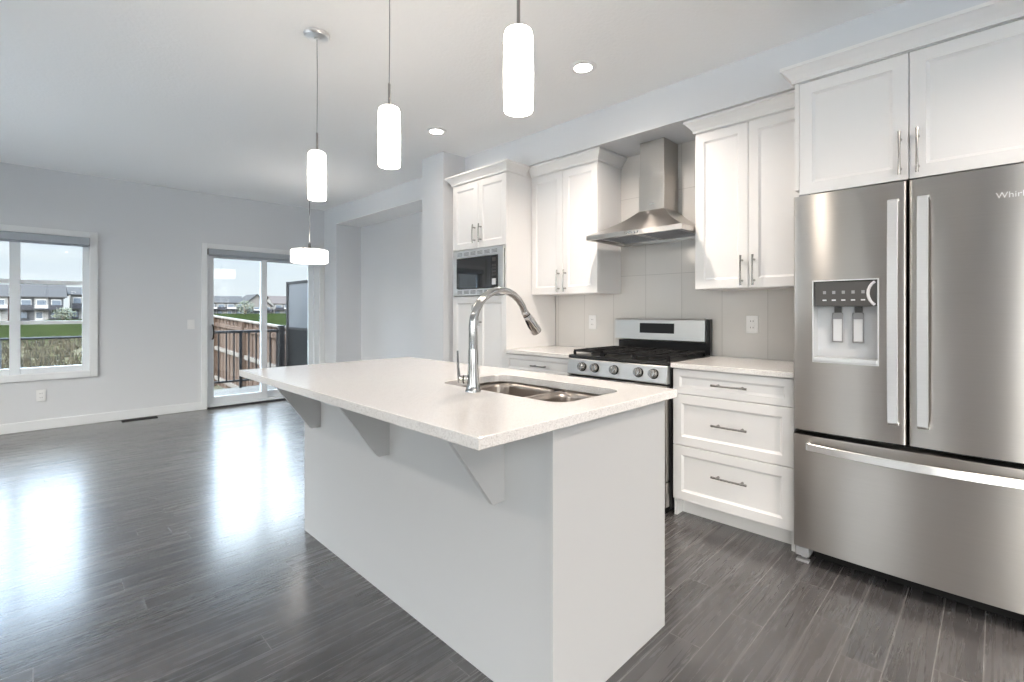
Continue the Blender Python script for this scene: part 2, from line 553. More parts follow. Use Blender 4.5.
M['fencerail'] = simple('weathered_rail', (0.09, 0.083, 0.076), 0.8, spec=0.1, var=0.1, bscale=9)
M['ground'] = ground_mat()
M['weed'] = simple('dry_weeds', (0.030, 0.027, 0.019), 0.9, spec=0.05, var=0.35, bscale=3)
M['leaf'] = simple('yellow_green_leaves', (0.022, 0.025, 0.007), 0.7, var=0.4, bscale=2)
M['bark'] = simple('bark', (0.12, 0.09, 0.07), 0.9)

# ------------------------------------------------------------------ room shell
C = 2.70
W = 6.96          # far wall
KX = 3.36         # kitchen wall
LX = -2.8         # left wall (outside the picture)
RY = -4.0         # front wall (behind the camera)
TH = 0.18


def wall_with_holes(name, axis, at, th, a0, a1, z0, z1, holes, mat):
    """axis 'y': wall plane y=at spanning x; axis 'x': plane x=at spanning y. th signed thickness away from the room."""
    m = MB()
    cuts = sorted({a0, a1, *[h[0] for h in holes], *[h[1] for h in holes]})
    lo, hi = min(at, at + th), max(at, at + th)
    for s, e in zip(cuts, cuts[1:]):
        zs = [(z0, z1)]
        for h in holes:
            if h[0] <= s + 1e-6 and h[1] >= e - 1e-6:
                zs = [(z0, h[2]), (h[3], z1)]
        for p, q in zs:
            if q - p < 1e-4: continue
            if axis == 'y': m.box(s, e, lo, hi, p, q)
            else: m.box(lo, hi, s, e, p, q)
    return struct(m.build(name, mat))


WIN = (-0.697, 0.443, 0.575, 2.020)
DOOR = (1.546, 2.975, 0.0, 2.010)
FWIN = (-1.6, 1.2, 0.90, 2.30)
SWIN = (-3.50, -0.85, 0.12, 2.38)
NWIN = (0.90, 2.10, 0.90, 2.25)
LWIN = (2.80, 6.30, 0.12, 2.38)  # unseen window added to light the floor and far wall

struct(MB().box(LX - TH, 3.7, RY - TH, W + TH, -0.12, 0.0).build('floor', M['floor']))
struct(MB().box(LX - TH, 3.7, RY - TH, W + TH, C, C + 0.15).build('ceiling', M['ceil']))
wall_with_holes('wall_far', 'y', W, TH, LX - TH, 3.7, 0, C, [WIN, DOOR], M['wall'])
wall_with_holes('wall_front', 'y', RY, -TH, LX - TH, 3.7, 0, C, [FWIN], M['wall'])
wall_with_holes('wall_left', 'x', LX, -TH, RY, W, 0, C, [SWIN, NWIN, LWIN], M['wall'])
struct(MB().box(KX, 3.7, RY, 3.60, 0, C).build('wall_kitchen', M['wall']))
struct(MB().box(2.69, 3.7, 3.60, 3.945, 0, C).build('wall_stub', M['wall']))
struct(MB().box(3.415, 3.7, 3.945, 6.57, 0, C).build('wall_alcove', M['wall']))
struct(MB().box(3.04, 3.7, 6.57, W, 0, C).build('wall_alcove_return', M['wall']))
struct(MB().box(3.04, 3.415, 3.945, 6.57, 2.462, C).build('wall_alcove_header', M['wall']))
struct(MB().box(3.0405, 3.4145, 3.9455, 6.5695, 2.455, 2.4615).build('alcove_soffit_brightener', M['ceil']))  # paler slab under the header; bounced light on the soffit put into colour
struct(MB().box(2.95, KX, RY, 3.60, 2.446, C).build('wall_soffit', M['wall']))

# baseboards
def baseboard(name, x0, x1, y0, y1, h=0.10):
    m = MB().box(x0, x1, y0, y1, 0, h, 0.004)
    return struct(m.build(name, M['trim']))


baseboard('baseboard_far', LX, 1.487, W - 0.014, W - 0.0005)
baseboard('baseboard_left', LX + 0.0005, LX + 0.014, RY, W - 0.014)
baseboard('baseboard_front', LX + 0.014, KX, RY + 0.0005, RY + 0.014)
baseboard('baseboard_alcove', 3.401, 3.4145, 3.945, 6.556)
baseboard('baseboard_alcove_return', 3.04, 3.401, 6.556, 6.5695)
baseboard('baseboard_stub', 2.676, 2.6895, 3.60, 3.945)


def casing(m, x0, x1, z0, z1, w, y0, y1, bottom=True):
    """picture-frame casing in the x-z plane around an opening"""
    m.box(x0 - w, x0, y0, y1, z0 - (w if bottom else 0), z1 + w, 0.003)
    m.box(x1, x1 + w, y0, y1, z0 - (w if bottom else 0), z1 + w, 0.003)
    m.box(x0, x1, y0, y1, z1, z1 + w, 0.003)
    if bottom: m.box(x0, x1, y0, y1, z0 - w, z0, 0.003)


# far window
win = MB()
x0, x1, z0, z1 = WIN
fy0, fy1 = W + 0.035, W + 0.105
win.box(x0, x0 + 0.055, fy0, fy1, z0, z1, 0.004).box(x1 - 0.060, x1, fy0, fy1, z0, z1, 0.004)
for a, b in ((x0 + 0.055, -0.166), (-0.088, x1 - 0.060)):
    win.box(a, b, fy0, fy1, z0, z0 + 0.065, 0.004).box(a, b, fy0, fy1, z1 - 0.06, z1, 0.004)
win.box(-0.166, -0.088, fy0 - 0.004, fy1, z0, z1, 0.004)
for a, b in ((x0 + 0.05, -0.166), (-0.088, x1 - 0.055)):
    win.box(a, b, fy0 + 0.010, fy1 - 0.012, 1.085, 1.125, 0.003)
    win.box(a, b, fy0 + 0.010, fy1 - 0.012, 1.505, 1.547, 0.003)
window_1 = struct(win.build('window_1', M['vinyl']))
m = MB(); casing(m, x0, x1, z0, z1, 0.064, W - 0.016, W - 0.0005)
m.box(x0, x1, W, fy0, z0 - 0.002, z0 + 0.004).box(x0, x1, W, fy0, z1 - 0.004, z1 + 0.002)
m.box(x0 - 0.002, x0 + 0.004, W, fy0, z0, z1).box(x1 - 0.004, x1 + 0.002, W, fy0, z0, z1)
m.build('window_casing', M['trim'], window_1)
for a, b in ((x0 + 0.05, -0.16), (-0.094, x1 - 0.055)):
    MB().box(a, b, W + 0.072, W + 0.078, z0 + 0.05, z1 - 0.05).build('window_pane', M['glass'], window_1)

# sliding patio door
dr = MB()
x0, x1, z0, z1 = DOOR
fy0, fy1 = W + 0.03, W + 0.13
dr.box(x0, x0 + 0.03, fy0, fy1, 0, z1, 0.003).box(x1 - 0.07, x1, fy0, fy1, 0, z1, 0.003)
dr.box(x0 + 0.03, x1 - 0.07, fy0, fy1, z1 - 0.06, z1, 0.003).box(x0 + 0.03, x1 - 0.07, fy0 - 0.02, fy1, 0.0, 0.045, 0.003)
door_1 = struct(dr.build('door_1', M['vinyl']))
m = MB(); casing(m, x0, x1, 0, z1, 0.062, W - 0.018, W - 0.0005, bottom=False)
m.box(x0 - 0.002, x0 + 0.004, W, fy0, 0, z1).box(x1 - 0.004, x1 + 0.002, W, fy0, 0, z1).box(x0, x1, W, fy0, z1 - 0.004, z1 + 0.002)
m.build('door_casing', M['trim'], door_1)


def door_panel(a, b, yy0, yy1):
    m = MB()
    w = 0.062
    m.box(a, a + w, yy0, yy1, 0.045, z1 - 0.05, 0.004).box(b - w - 0.01, b, yy0, yy1, 0.045, z1 - 0.05, 0.004)
    m.box(a + w, b - w, yy0, yy1, 0.045, 0.135, 0.004).box(a + w, b - w, yy0, yy1, z1 - 0.11, z1 - 0.05, 0.004)
    p = m.build('sliding_panel', M['vinyl'], door_1)
    MB().box(a + w - 0.006, b - w + 0.006, (yy0 + yy1) / 2 - 0.003, (yy0 + yy1) / 2 + 0.003, 0.13, z1 - 0.105).build('glass_pane', M['glass'], p)
    return p


p1 = door_panel(1.566, 2.262, W + 0.032, W + 0.072)
door_panel(2.196, 2.915, W + 0.082, W + 0.122)
m = MB()
m.tube([(1.612, W + 0.034, 0.87), (1.614, W - 0.004, 0.885), (1.617, W - 0.016, 0.96), (1.614, W - 0.004, 1.035), (1.612, W + 0.034, 1.05)], 0.0085, 10)
m.build('door_handle', M['blackplastic'], door_1)
struct(MB().box(x0, x1, W - 0.018, W + 0.03, 0.0005, 0.016, 0.003).build('trim_threshold', simple('bronze_threshold', (0.05, 0.05, 0.055), 0.4, 0.6)))


def plain_window(name, axis, at, o, n):
    """framed fixed glazing for unseen openings, sized to let in extra daylight"""
    a0, a1, z0, z1 = o
    m = MB()
    s = 1 if at > 0 else -1
    lo, hi = sorted((at + s * 0.05, at + s * 0.12))
    def bx(p, q, r, t, mm):
        if axis == 'y': mm.box(p, q, lo, hi, r, t, 0.003)
        else: mm.box(lo, hi, p, q, r, t, 0.003)
    bx(a0, a0 + 0.06, z0, z1, m); bx(a1 - 0.06, a1, z0, z1, m); bx(a0, a1, z0, z0 + 0.06, m); bx(a0, a1, z1 - 0.06, z1, m)
    for k in range(1, n):
        c = a0 + (a1 - a0) * k / n
        bx(c - 0.04, c + 0.04, z0, z1, m)
    wdw = struct(m.build(name, M['vinyl']))
    for k in range(n):
        p = a0 + (a1 - a0) * k / n + 0.05; q = a0 + (a1 - a0) * (k + 1) / n - 0.05
        c = (lo + hi) / 2
        g = MB()
        if axis == 'y': g.box(p, q, c - 0.003, c + 0.003, z0 + 0.05, z1 - 0.05)
        else: g.box(c - 0.003, c + 0.003, p, q, z0 + 0.05, z1 - 0.05)
        g.build('window_pane', M['glass'], wdw)


plain_window('window_2', 'y', RY, FWIN, 3)
plain_window('window_3', 'x', LX, SWIN, 3)
plain_window('window_4', 'x', LX, NWIN, 2)
plain_window('added_window_5', 'x', LX, LWIN, 3)

# tile splashback
struct(MB().box(KX - 0.009, KX - 0.0005, 0.715, 2.805, 0.89, 2.445).build('wall_backsplash', M['tile']))


# ------------------------------------------------------------------ cabinet pieces
def shaker(name, parent, xf, y0, y1, z0, z1, rail=0.056, th=0.02, rec=0.009, slope=0.012, mat='cab'):
    """door or drawer front with a recessed panel, facing -x, front plane at xf"""
    m = MB(); bm = m.bm
    e = 0.0015
    def ring(x, d): return [bm.verts.new((x, y0 + d, z0 + d)), bm.verts.new((x, y1 - d, z0 + d)), bm.verts.new((x, y1 - d, z1 - d)), bm.verts.new((x, y0 + d, z1 - d))]
    R = [ring(xf + th, 0), ring(xf + e, 0), ring(xf, e), ring(xf, rail), ring(xf + rec * 0.35, rail + slope * 0.2), ring(xf + rec, rail + slope)]
    for A, B in zip(R, R[1:]):
        for i in range(4):
            j = (i + 1) % 4
            bm.faces.new([A[i], A[j], B[j], B[i]])
    bm.faces.new(R[0]); bm.faces.new(R[-1])
    return m.build(name, M[mat], parent)


def pull(parent, xf, y, z, length, axis='z', mat='nickel'):
    """bar pull on two posts, bowed slightly, flared at the ends"""
    m = MB()
    h = length / 2
    pts = []; rs = []
    for k in range(13):
        t = -1 + 2 * k / 12
        bow = 0.030 + 0.006 * (1 - t * t)
        p = (xf - bow, y, z + t * h) if axis == 'z' else (xf - bow, y + t * h, z)
        pts.append(p); rs.append(0.0048 + 0.0016 * t * t)
    m.tube(pts, rs, 10)
    for s in (-0.68, 0.68):
        if axis == 'z': m.tube([(xf + 0.0005, y, z + s * h), (xf - 0.033, y, z + s * h)], [0.007, 0.005], 10)
        else: m.tube([(xf + 0.0005, y + s * h, z), (xf - 0.033, y + s * h, z)], [0.007, 0.005], 10)
    return m.build('handle', M[mat], parent)


CROWN = [(0.0, 0.0), (0.010, 0.0), (0.012, 0.016), (0.018, 0.024), (0.026, 0.036), (0.040, 0.052), (0.047, 0.060), (0.054, 0.064), (0.054, 0.079), (0.0, 0.079)]


def crown(parent, x, y_far, y_near, z, far_back, near_back, proud=0.0):
    """crown moulding round a cabinet front at x; far_back / near_back = x where each side return ends (None = no return)"""
    path = []
    if far_back is not None: path.append(((far_back, y_far), (0, 1), z))
    path.append(((x, y_far), (-1, 1 if far_back is not None else 0), z))
    path.append(((x, y_near), (-1, -1 if near_back is not None else 0), z))
    if near_back is not None: path.append(((near_back, y_near), (0, -1), z))
    return MB().sweep(CROWN, path).build('crown_moulding', M['cab'], parent)


def carcass(m, xf, xb, y0, y1, z0, z1, t=0.018):
    m.box(xf, xb, y0, y0 + t, z0, z1, 0.001).box(xf, xb, y1 - t, y1, z0, z1, 0.001)
    m.box(xf, xb, y0 + t, y1 - t, z0, z0 + t).box(xf, xb, y0 + t, y1 - t, z1 - t, z1).box(xb - 0.01, xb, y0 + t, y1 - t, z0 + t, z1 - t)


BK = KX - 0.011      # cabinet backs stop at the tile
G = 0.0015

# --- tall oven tower
ty0, ty1, tx = 2.809, 3.515, 2.734
tower = thing('tall_oven_cabinet', 'tall white cabinet with a built-in microwave, standing at the end of the kitchen run', 'cabinet', (3.05, 3.16, 0))
m = MB()
bx0 = tx + 0.0205
m.box(bx0, BK, ty0, ty0 + 0.02, 0, 2.360, 0.001).box(bx0, BK, ty1 - 0.02, ty1, 0, 2.360, 0.001)
for z in (0.10, 1.345, 1.762, 2.34): m.box(bx0, BK, ty0 + 0.02, ty1 - 0.02, z - 0.012, z + 0.012)
m.box(BK - 0.01, BK, ty0 + 0.02, ty1 - 0.02, 0.1, 2.34)
m.box(tx + 0.002, bx0, ty0, ty0 + 0.020, 1.355, 1.775).box(tx + 0.002, bx0, ty1 - 0.020, ty1, 1.355, 1.775)
m.build('carcass', M['cab'], tower)
MB().box(tx + 0.08, tx + 0.10, ty0 + 0.02, ty1 - 0.02, 0.0, 0.10).build('toe_kick', M['cab'], tower)
MB().box(2.80, 2.82, ty1 + 0.001, 3.5985, 0.0, 2.440).build('filler_strip', M['cab'], tower)
ym = (ty0 + ty1) / 2
for y0, y1, hy in ((ty0 + G, ym - G, ym - 0.040), (ym + G, ty1 - G, ym + 0.040)):
    d = shaker('upper_door', tower, tx, y0, y1, 1.770, 2.357)
    pull(d, tx, hy, 1.895, 0.16)
    d = shaker('lower_door', tower, tx, y0, y1, 0.105, 1.352)
    pull(d, tx, hy, 1.19, 0.18)
crown(tower, tx + 0.002, ty1, ty0, 2.363, 2.86, 2.958)
MB().box(tx + 0.006, BK, ty0 + 0.0005, ty1, 2.3605, 2.4415).build('frieze', M['cab'], tower)

# --- microwave in the tower
mw = thing('microwave_oven', 'built-in steel microwave with black glass door in the tall white cabinet', 'microwave', (3.0, 3.16, 1.36))
a0, a1, c0, c1 = 2.832, 3.492, 1.3605, 1.7600
m = MB()
fx0, fx1 = 2.716, 2.7335
m.box(fx0, fx1, a0, 2.893, c0, c1, 0.002).box(fx0, fx1, 3.432, a1, c0, c1, 0.002)
m.box(fx0, fx1, 2.893, 3.432, c0, 1.417, 0.002).box(fx0, fx1, 2.893, 3.432, 1.694, c1, 0.002)
m.build('trim_frame', M['steel_l'], mw)
for zc in (1.389, 1.727):
    for k in range(6):
        y = 2.935 + k * 0.091
        m = MB()
        for r in range(3): m.box(fx0 - 0.0012, fx0 + 0.001, y - 0.033, y + 0.033, zc - 0.014 + r * 0.011, zc - 0.008 + r * 0.011)
        m.build('vent_grille', M['greyplastic'], mw)
MB().box(2.738, 3.15, 2.86, 3.465, 1.372, 1.745).build('body', M['blackplastic'], mw)
m = MB().box(2.708, 2.735, 2.970, 3.428, 1.421, 1.690, 0.003)
d = m.build('door', M['mwglass'], mw)
MB().box(2.7065, 2.708, 3.03, 3.395, 1.452, 1.662).build('door_window', M['mwglass'], d)
MB().box(2.708, 2.735, 2.897, 2.968, 1.421, 1.690, 0.003).build('control_panel', M['blackglass'], mw)
MB().box(2.7068, 2.708, 2.910, 2.955, 1.64, 1.67).build('clock_display', M['darkgrey'], mw)
for r in range(4):
    for q in range(3):
        MB().box(2.7068, 2.708, 2.908 + q * 0.017, 2.920 + q * 0.017, 1.52 + r * 0.026, 1.536 + r * 0.026).build('key_button', M['darkgrey'], mw)
MB().box(2.7065, 2.708, 2.910, 2.955, 1.445, 1.495, 0.0005).build('open_button', M['lightplastic'], mw)


# --- wall cabinets
def wall_cabinet(name, label, y0, y1, xf, z0, z1, far_ret, near_ret, handles_low=True, side_trim=None):
    t = thing(name, label, 'cabinet', ((xf + BK) / 2, (y0 + y1) / 2, z0))
    m = MB(); carcass(m, xf + 0.0205, BK, y0, y1, z0, z1)
    m.build('carcass', M['cab'], t)
    ym = (y0 + y1) / 2
    for p, q, hy in ((y0 + G, ym - G, ym - 0.034), (ym + G, y1 - G, ym + 0.034)):
        d = shaker('door', t, xf, p, q, z0 + 0.002, z1 - 0.003)
        pull(d, xf, hy, z0 + 0.105, 0.18)
    crown(t, xf + 0.002, y1, y0, 2.363, far_ret, near_ret)
    MB().box(xf + 0.006, BK, y0 + 0.0005, y1 - 0.0005, z1 + 0.0005, 2.4415).build('frieze', M['cab'], t)
    return t


wall_cabinet('wall_cabinet', 'white two-door wall cabinet between the tall cabinet and the range hood', 2.123, 2.806, 3.027, 1.362, 2.358, None, BK)
wall_cabinet('wall_cabinet', 'white two-door wall cabinet between the range hood and the fridge', 0.716, 1.367, 3.027, 1.362, 2.358, BK, None)

# --- cabinet over the fridge
fc = thing('fridge_top_cabinet', 'wide white two-door cabinet right above the steel fridge', 'cabinet', (3.03, 0.267, 1.80))
m = MB(); carcass(m, 2.7405, BK, -0.16, 0.694, 1.803, 2.358)
m.build('carcass', M['cab'], fc)
MB().box(2.7225, BK, 0.6945, 0.7135, 1.828, 2.360, 0.001).build('side_panel', M['cab'], fc)
MB().box(2.7225, BK, -0.1795, -0.1605, 0.0, 2.360, 0.001).build('side_panel', M['cab'], fc)
for p, q, hy in ((-0.1585, 0.267 - G, 0.267 - 0.030), (0.267 + G, 0.6925, 0.267 + 0.030)):
    d = shaker('door', fc, 2.72, p, q, 1.801, 2.355)
    pull(d, 2.72, hy, 1.915, 0.19)
crown(fc, 2.722, 0.7135, -0.1795, 2.363, 2.954, None)
MB().box(2.727, 3.30, -0.1795, 0.7130, 2.3605, 2.4415).build('frieze', M['cab'], fc)

# --- base cabinet with three drawers
bx = 2.722
CT0, CT1 = 0.886, 0.914
bc = thing('base_cabinet', 'white base cabinet with three wide drawers between the range and the fridge', 'cabinet', (3.04, 1.04, 0))
y0, y1 = 0.716, 1.366
m = MB()
m.box(bx + 0.0205, BK, y1 - 0.018, y1, 0, CT0 - 0.0005, 0.001).box(bx + 0.0205, BK, y0, y0 + 0.018, 0, CT0 - 0.0005, 0.001)
m.box(bx + 0.0205, BK, y0 + 0.018, y1 - 0.018, 0.10, 0.118).box(bx + 0.0205, BK, y0 + 0.018, y1 - 0.018, 0.865, CT0 - 0.0005).box(BK - 0.01, BK, y0, y1, 0.1, 0.88)
m.build('carcass', M['cab'], bc)
MB().box(bx + 0.095, bx + 0.11, y0 + 0.018, y1 - 0.018, 0, 0.10).build('toe_kick', M['cab'], bc)
for z0, z1, hz, rl in ((0.735, 0.878, 0.806, 0.040), (0.430, 0.731, 0.580, 0.052), (0.106, 0.426, 0.292, 0.052)):
    d = shaker('drawer', bc, bx, y0 + 0.002, y1 - 0.002, z0, z1, rail=rl)
    pull(d, bx, 1.03, hz, 0.19, 'y')

# --- base cabinet left of the range
lc = thing('base_cabinet', 'white base cabinet with a single shallow drawer, left of the range', 'cabinet', (3.04, 2.47, 0))
y0, y1 = 2.136, 2.806
m = MB()
m.box(bx + 0.0205, BK, y1 - 0.018, y1, 0, CT0 - 0.0005, 0.001).box(bx + 0.0205, BK, y0, y0 + 0.018, 0, CT0 - 0.0005, 0.001)
m.box(bx + 0.0205, BK, y0 + 0.018, y1 - 0.018, 0.10, 0.118).box(bx + 0.0205, BK, y0 + 0.018, y1 - 0.018, 0.865, CT0 - 0.0005).box(BK - 0.01, BK, y0, y1, 0.1, 0.88)
m.build('carcass', M['cab'], lc)
MB().box(bx + 0.06, bx + 0.075, y0 + 0.018, y1 - 0.018, 0, 0.10).build('toe_kick', M['cab'], lc)
d = shaker('drawer', lc, bx, y0 + 0.002, y1 - 0.002, 0.740, 0.878, rail=0.030)
pull(d, bx, 2.43, 0.806, 0.15, 'y')
ym = (y0 + y1) / 2
for p, q, hy in ((y0 + 0.002, ym - G, ym - 0.035), (ym + G, y1 - 0.002, ym + 0.035)):
    d = shaker('door', lc, bx, p, q, 0.106, 0.736)
    pull(d, bx, hy, 0.62, 0.16)

for y0, y1, lab in ((0.712, 1.3695, 'short white quartz worktop between the range and the fridge'), (2.133, 2.807, 'short white quartz worktop between the tall cabinet and the range')):
    o = MB().box(2.700, BK + 0.001, y0, y1, CT0, CT1, 0.002).build('countertop', M['quartz'])
    tag(o, lab, 'countertop')

# ------------------------------------------------------------------ range hood
hood = thing('range_hood', 'stainless steel chimney range hood above the gas range', 'range hood', (3.1, 1.735, 1.735))
hy0, hy1, hx0, hx1 = 1.372, 2.098, 2.852, BK
m = MB()
# rim: four walls and a recessed underside
for a in ((hx0, hx0 + 0.02, hy0, hy1), (hx1 - 0.02, hx1, hy0, hy1), (hx0 + 0.02, hx1 - 0.02, hy0, hy0 + 0.02), (hx0 + 0.02, hx1 - 0.02, hy1 - 0.02, hy1)):
    m.box(a[0], a[1], a[2], a[3], 1.735, 1.768)
m.box(hx0 + 0.02, hx1 - 0.02, hy0 + 0.02, hy1 - 0.02, 1.755, 1.766)
m.build('rim', M['steel'], hood)
m = MB(); bm = m.bm
cx0, cy0, cy1 = 3.135, 1.636, 1.835
rows = []
for k in range(9):
    t = k / 8.0
    s = t + 0.10 * math.sin(PI * t)          # slightly hollow flanks
    z = 1.768 + 0.180 * t
    s = min(1.0, s)
    rows.append([(hx0 + (cx0 - hx0) * s, hy0 + (cy0 - hy0) * s, z), (hx1, hy0 + (cy0 - hy0) * s, z), (hx1, hy1 + (cy1 - hy1) * s, z), (hx0 + (cx0 - hx0) * s, hy1 + (cy1 - hy1) * s, z)])
V = [[bm.verts.new(p) for p in r] for r in rows]
for A, B in zip(V, V[1:]):
    for i in range(4):
        j = (i + 1) % 4
        f = bm.faces.new([A[i], A[j], B[j], B[i]]); f.smooth = True
bm.faces.new(V[-1])
m.build('canopy', M['steel'], hood, sharp=25)
m = MB().box(cx0, BK, cy0, cy1, 1.946, 2.200, 0.002).box(cx0 + 0.004, BK, cy0 + 0.004, cy1 - 0.004, 2.199, 2.4445, 0.002)
m.build('chimney', M['steel'], hood)
for y0, y1 in ((1.425, 1.725), (1.745, 2.045)):
    f = MB().box(2.905, 3.285, y0, y1, 1.749, 1.7545, 0.001).build('grease_filter', M['steel_h'], hood)
    m = MB()
    for k in range(16):
        x = 2.92 + k * 0.0225
        m.box(x, x + 0.007, y0 + 0.015, y1 - 0.015, 1.7465, 1.7492)
    m.build('filter_slots', M['greyplastic'], f)
for y in (1.41, 2.06):
    MB().lathe([(0.0, 0.0), (0.020, 0.0), (0.022, 0.004), (0.022, 0.009)], (2.90, y, 1.7455)).build('hood_lamp', M['white'], hood)
for k in range(5):
    MB().lathe([(0.0065, 0.0), (0.0065, 0.003), (0.005, 0.005), (0.0, 0.005)], (hx0, 1.68 + k * 0.022, 1.752), (-1, 0, 0), 14).build('push_button', M['chrome'], hood)
MB().box(cx0 - 0.0015, cx0 + 0.001, 1.712, 1.752, 1.985, 1.993).build('badge', M['chrome'], hood)

# ------------------------------------------------------------------ gas range
rg = thing('gas_range', 'stainless steel gas range with black cooktop under the range hood', 'range', (3.0, 1.751, 0))
ry0, ry1 = 1.3745, 2.1285
m = MB()
m.box(2.712, 3.335, ry0, ry1, 0.03, 0.885, 0.003)
m.build('body', M['black'], rg)
for x in (2.76, 3.28):
    for y in (ry0 + 0.05, ry1 - 0.05): MB().lathe([(0.0, 0), (0.018, 0), (0.018, 0.012), (0.011, 0.012), (0.011, 0.031)], (x, y, 0), seg=14).build('foot', M['blackplastic'], rg)
m = MB().prism([(2.711, 0.785), (2.668, 0.785), (2.662, 0.792), (2.680, 0.887), (2.688, 0.894), (2.711, 0.894)], 'y', ry0 + 0.004, ry1 - 0.004)
m.build('control_panel', M['steel_h'], rg)
m = MB().prism([(2.692, 0.8945), (2.684, 0.902), (2.690, 0.916), (2.712, 0.918), (3.275, 0.918), (3.275, 0.8945)], 'y', ry0, ry1)
m.build('cooktop', M['black'], rg)
for y in (1.463, 1.566, 1.742, 1.893, 1.997):
    n = Vector((-0.983, 0, -0.18)).normalized(); n = Vector((-0.98, 0, 0.18)).normalized()
    c = Vector((2.6705, y, 0.842))
    k = MB().lathe([(0.031, -0.002), (0.031, 0.004), (0.027, 0.007)], c, n, 24).build('knob', M['blackplastic'], rg)
    MB().lathe([(0.0255, 0.006), (0.0265, 0.012), (0.0245, 0.030), (0.021, 0.034), (0.0, 0.034)], c, n, 24).build('knob_cap', M['nickel'], k)
    mm = MB(); mm.box(-0.005, 0.005, -0.004, 0.004, -0.021, 0.021, 0.002)
    bmesh.ops.transform(mm.bm, matrix=Matrix.Translation(c + n * 0.036), verts=mm.bm.verts)
    mm.build('knob_grip', M['nickel'], k)
# oven door
d = MB().box(2.668, 2.711, ry0 + 0.006, ry1 - 0.006, 0.205, 0.774, 0.004).build('oven_door', M['steel'], rg)
MB().box(2.6665, 2.669, ry0 + 0.10, ry1 - 0.10, 0.30, 0.64, 0.001).build('oven_window', M['blackglass'], d)
m = MB().tube([(2.630, ry0 + 0.05, 0.716), (2.622, 1.60, 0.716), (2.622, 1.90, 0.716), (2.630, ry1 - 0.05, 0.716)], 0.0115, 12)
for y in (ry0 + 0.075, ry1 - 0.075): m.tube([(2.669, y, 0.716), (2.628, y, 0.716)], 0.010, 10)
m.build('oven_handle', M['steel_h'], d)
MB().box(2.670, 2.711, ry0 + 0.006, ry1 - 0.006, 0.050, 0.198, 0.004).build('storage_drawer', M['steel'], rg)
# burners and grates
for bxx, byy, r in ((2.84, 1.52, 0.050), (2.84, 1.98, 0.045), (3.12, 1.52, 0.040), (3.12, 1.98, 0.050), (2.98, 1.752, 0.055)):
    b = MB().lathe([(r * 1.25, 0), (r * 1.25, 0.004), (r, 0.010), (r, 0.014), (0, 0.014)], (bxx, byy, 0.918), seg=24).build('burner', M['iron'], rg)
    MB().lathe([(r * 0.8, 0.0), (r * 0.8, 0.006), (r * 0.6, 0.009), (0, 0.009)], (bxx, byy, 0.932), seg=24).build('burner_cap', M['iron'], b)
for gy0, gy1 in ((1.392, 1.626), (1.634, 1.868), (1.876, 2.112)):
    m = MB(); gx0, gx1 = 2.722, 3.245
    zt = 0.952; b = 0.006
    for y in (gy0 + b, gy1 - b): m.box(gx0, gx1, y - b, y + b, zt - 0.014, zt, 0.002)
    for x in (gx0 + b, (gx0 + gx1) / 2, gx1 - b): m.box(x - b, x + b, gy0, gy1, zt - 0.014, zt, 0.002)
    gm = (gy0 + gy1) / 2
    m.box(gx0 + 0.012, gx1 - 0.012, gm - 0.005, gm + 0.005, zt - 0.012, zt + 0.001, 0.002)
    for x in (gx0 + 0.09, gx0 + 0.17, gx1 - 0.17, gx1 - 0.09):
        m.box(x - 0.005, x + 0.005, gy0 + 0.008, gm - 0.03, zt - 0.012, zt, 0.002).box(x - 0.005, x + 0.005, gm + 0.03, gy1 - 0.008, zt - 0.012, zt, 0.002)
    for x in (gx0 + b, gx1 - b):
        for y in (gy0 + b, gy1 - b): m.box(x - 0.007, x + 0.007, y - 0.007, y + 0.007, 0.918, zt - 0.01)
    m.build('grate', M['iron'], rg)
# backguard
m = MB().prism([(3.300, 0.919), (3.300, 1.000), (3.292, 1.166), (3.335, 1.166), (3.335, 0.919)], 'y', ry0 + 0.008, ry1 - 0.018)
m.build('backguard', M['black'], rg)
m = MB().prism([(3.276, 1.002), (3.268, 1.012), (3.276, 1.156), (3.284, 1.166), (3.299, 1.1665), (3.299, 1.002)], 'y', ry0 + 0.034, ry1 - 0.002)
bp = m.build('backguard_panel', M['steel_h'], rg)
m = MB().prism([(3.2685, 1.060), (3.2725, 1.133), (3.2785, 1.133), (3.2745, 1.060)], 'y', 1.632, 1.908)
dp = m.build('clock_display', M['black'], bp)
for y, z in ((1.700, 1.108), (1.728, 1.108), (1.665, 1.098), (1.665, 1.082), (1.745, 1.080), (1.720, 1.080), (1.800, 1.100), (1.830, 1.082), (1.860, 1.100)):
    MB().box(3.2690 + (z - 1.06) * 0.0548, 3.2735, y - 0.006, y + 0.006, z - 0.003, z + 0.003).build('display_mark', M['display'], dp)

# ------------------------------------------------------------------ fridge
fr = thing('refrigerator', 'stainless steel french-door refrigerator with an ice and water dispenser', 'refrigerator', (3.0, 0.262, 0))
FX = 2.640
fy0, fy1, fm = -0.156, 0.698, 0.2630
m = MB().box(2.728, 3.30, fy0 + 0.004, fy1 - 0.006, 0.035, 1.752, 0.004)
m.build('case', M['darkgrey'], fr)


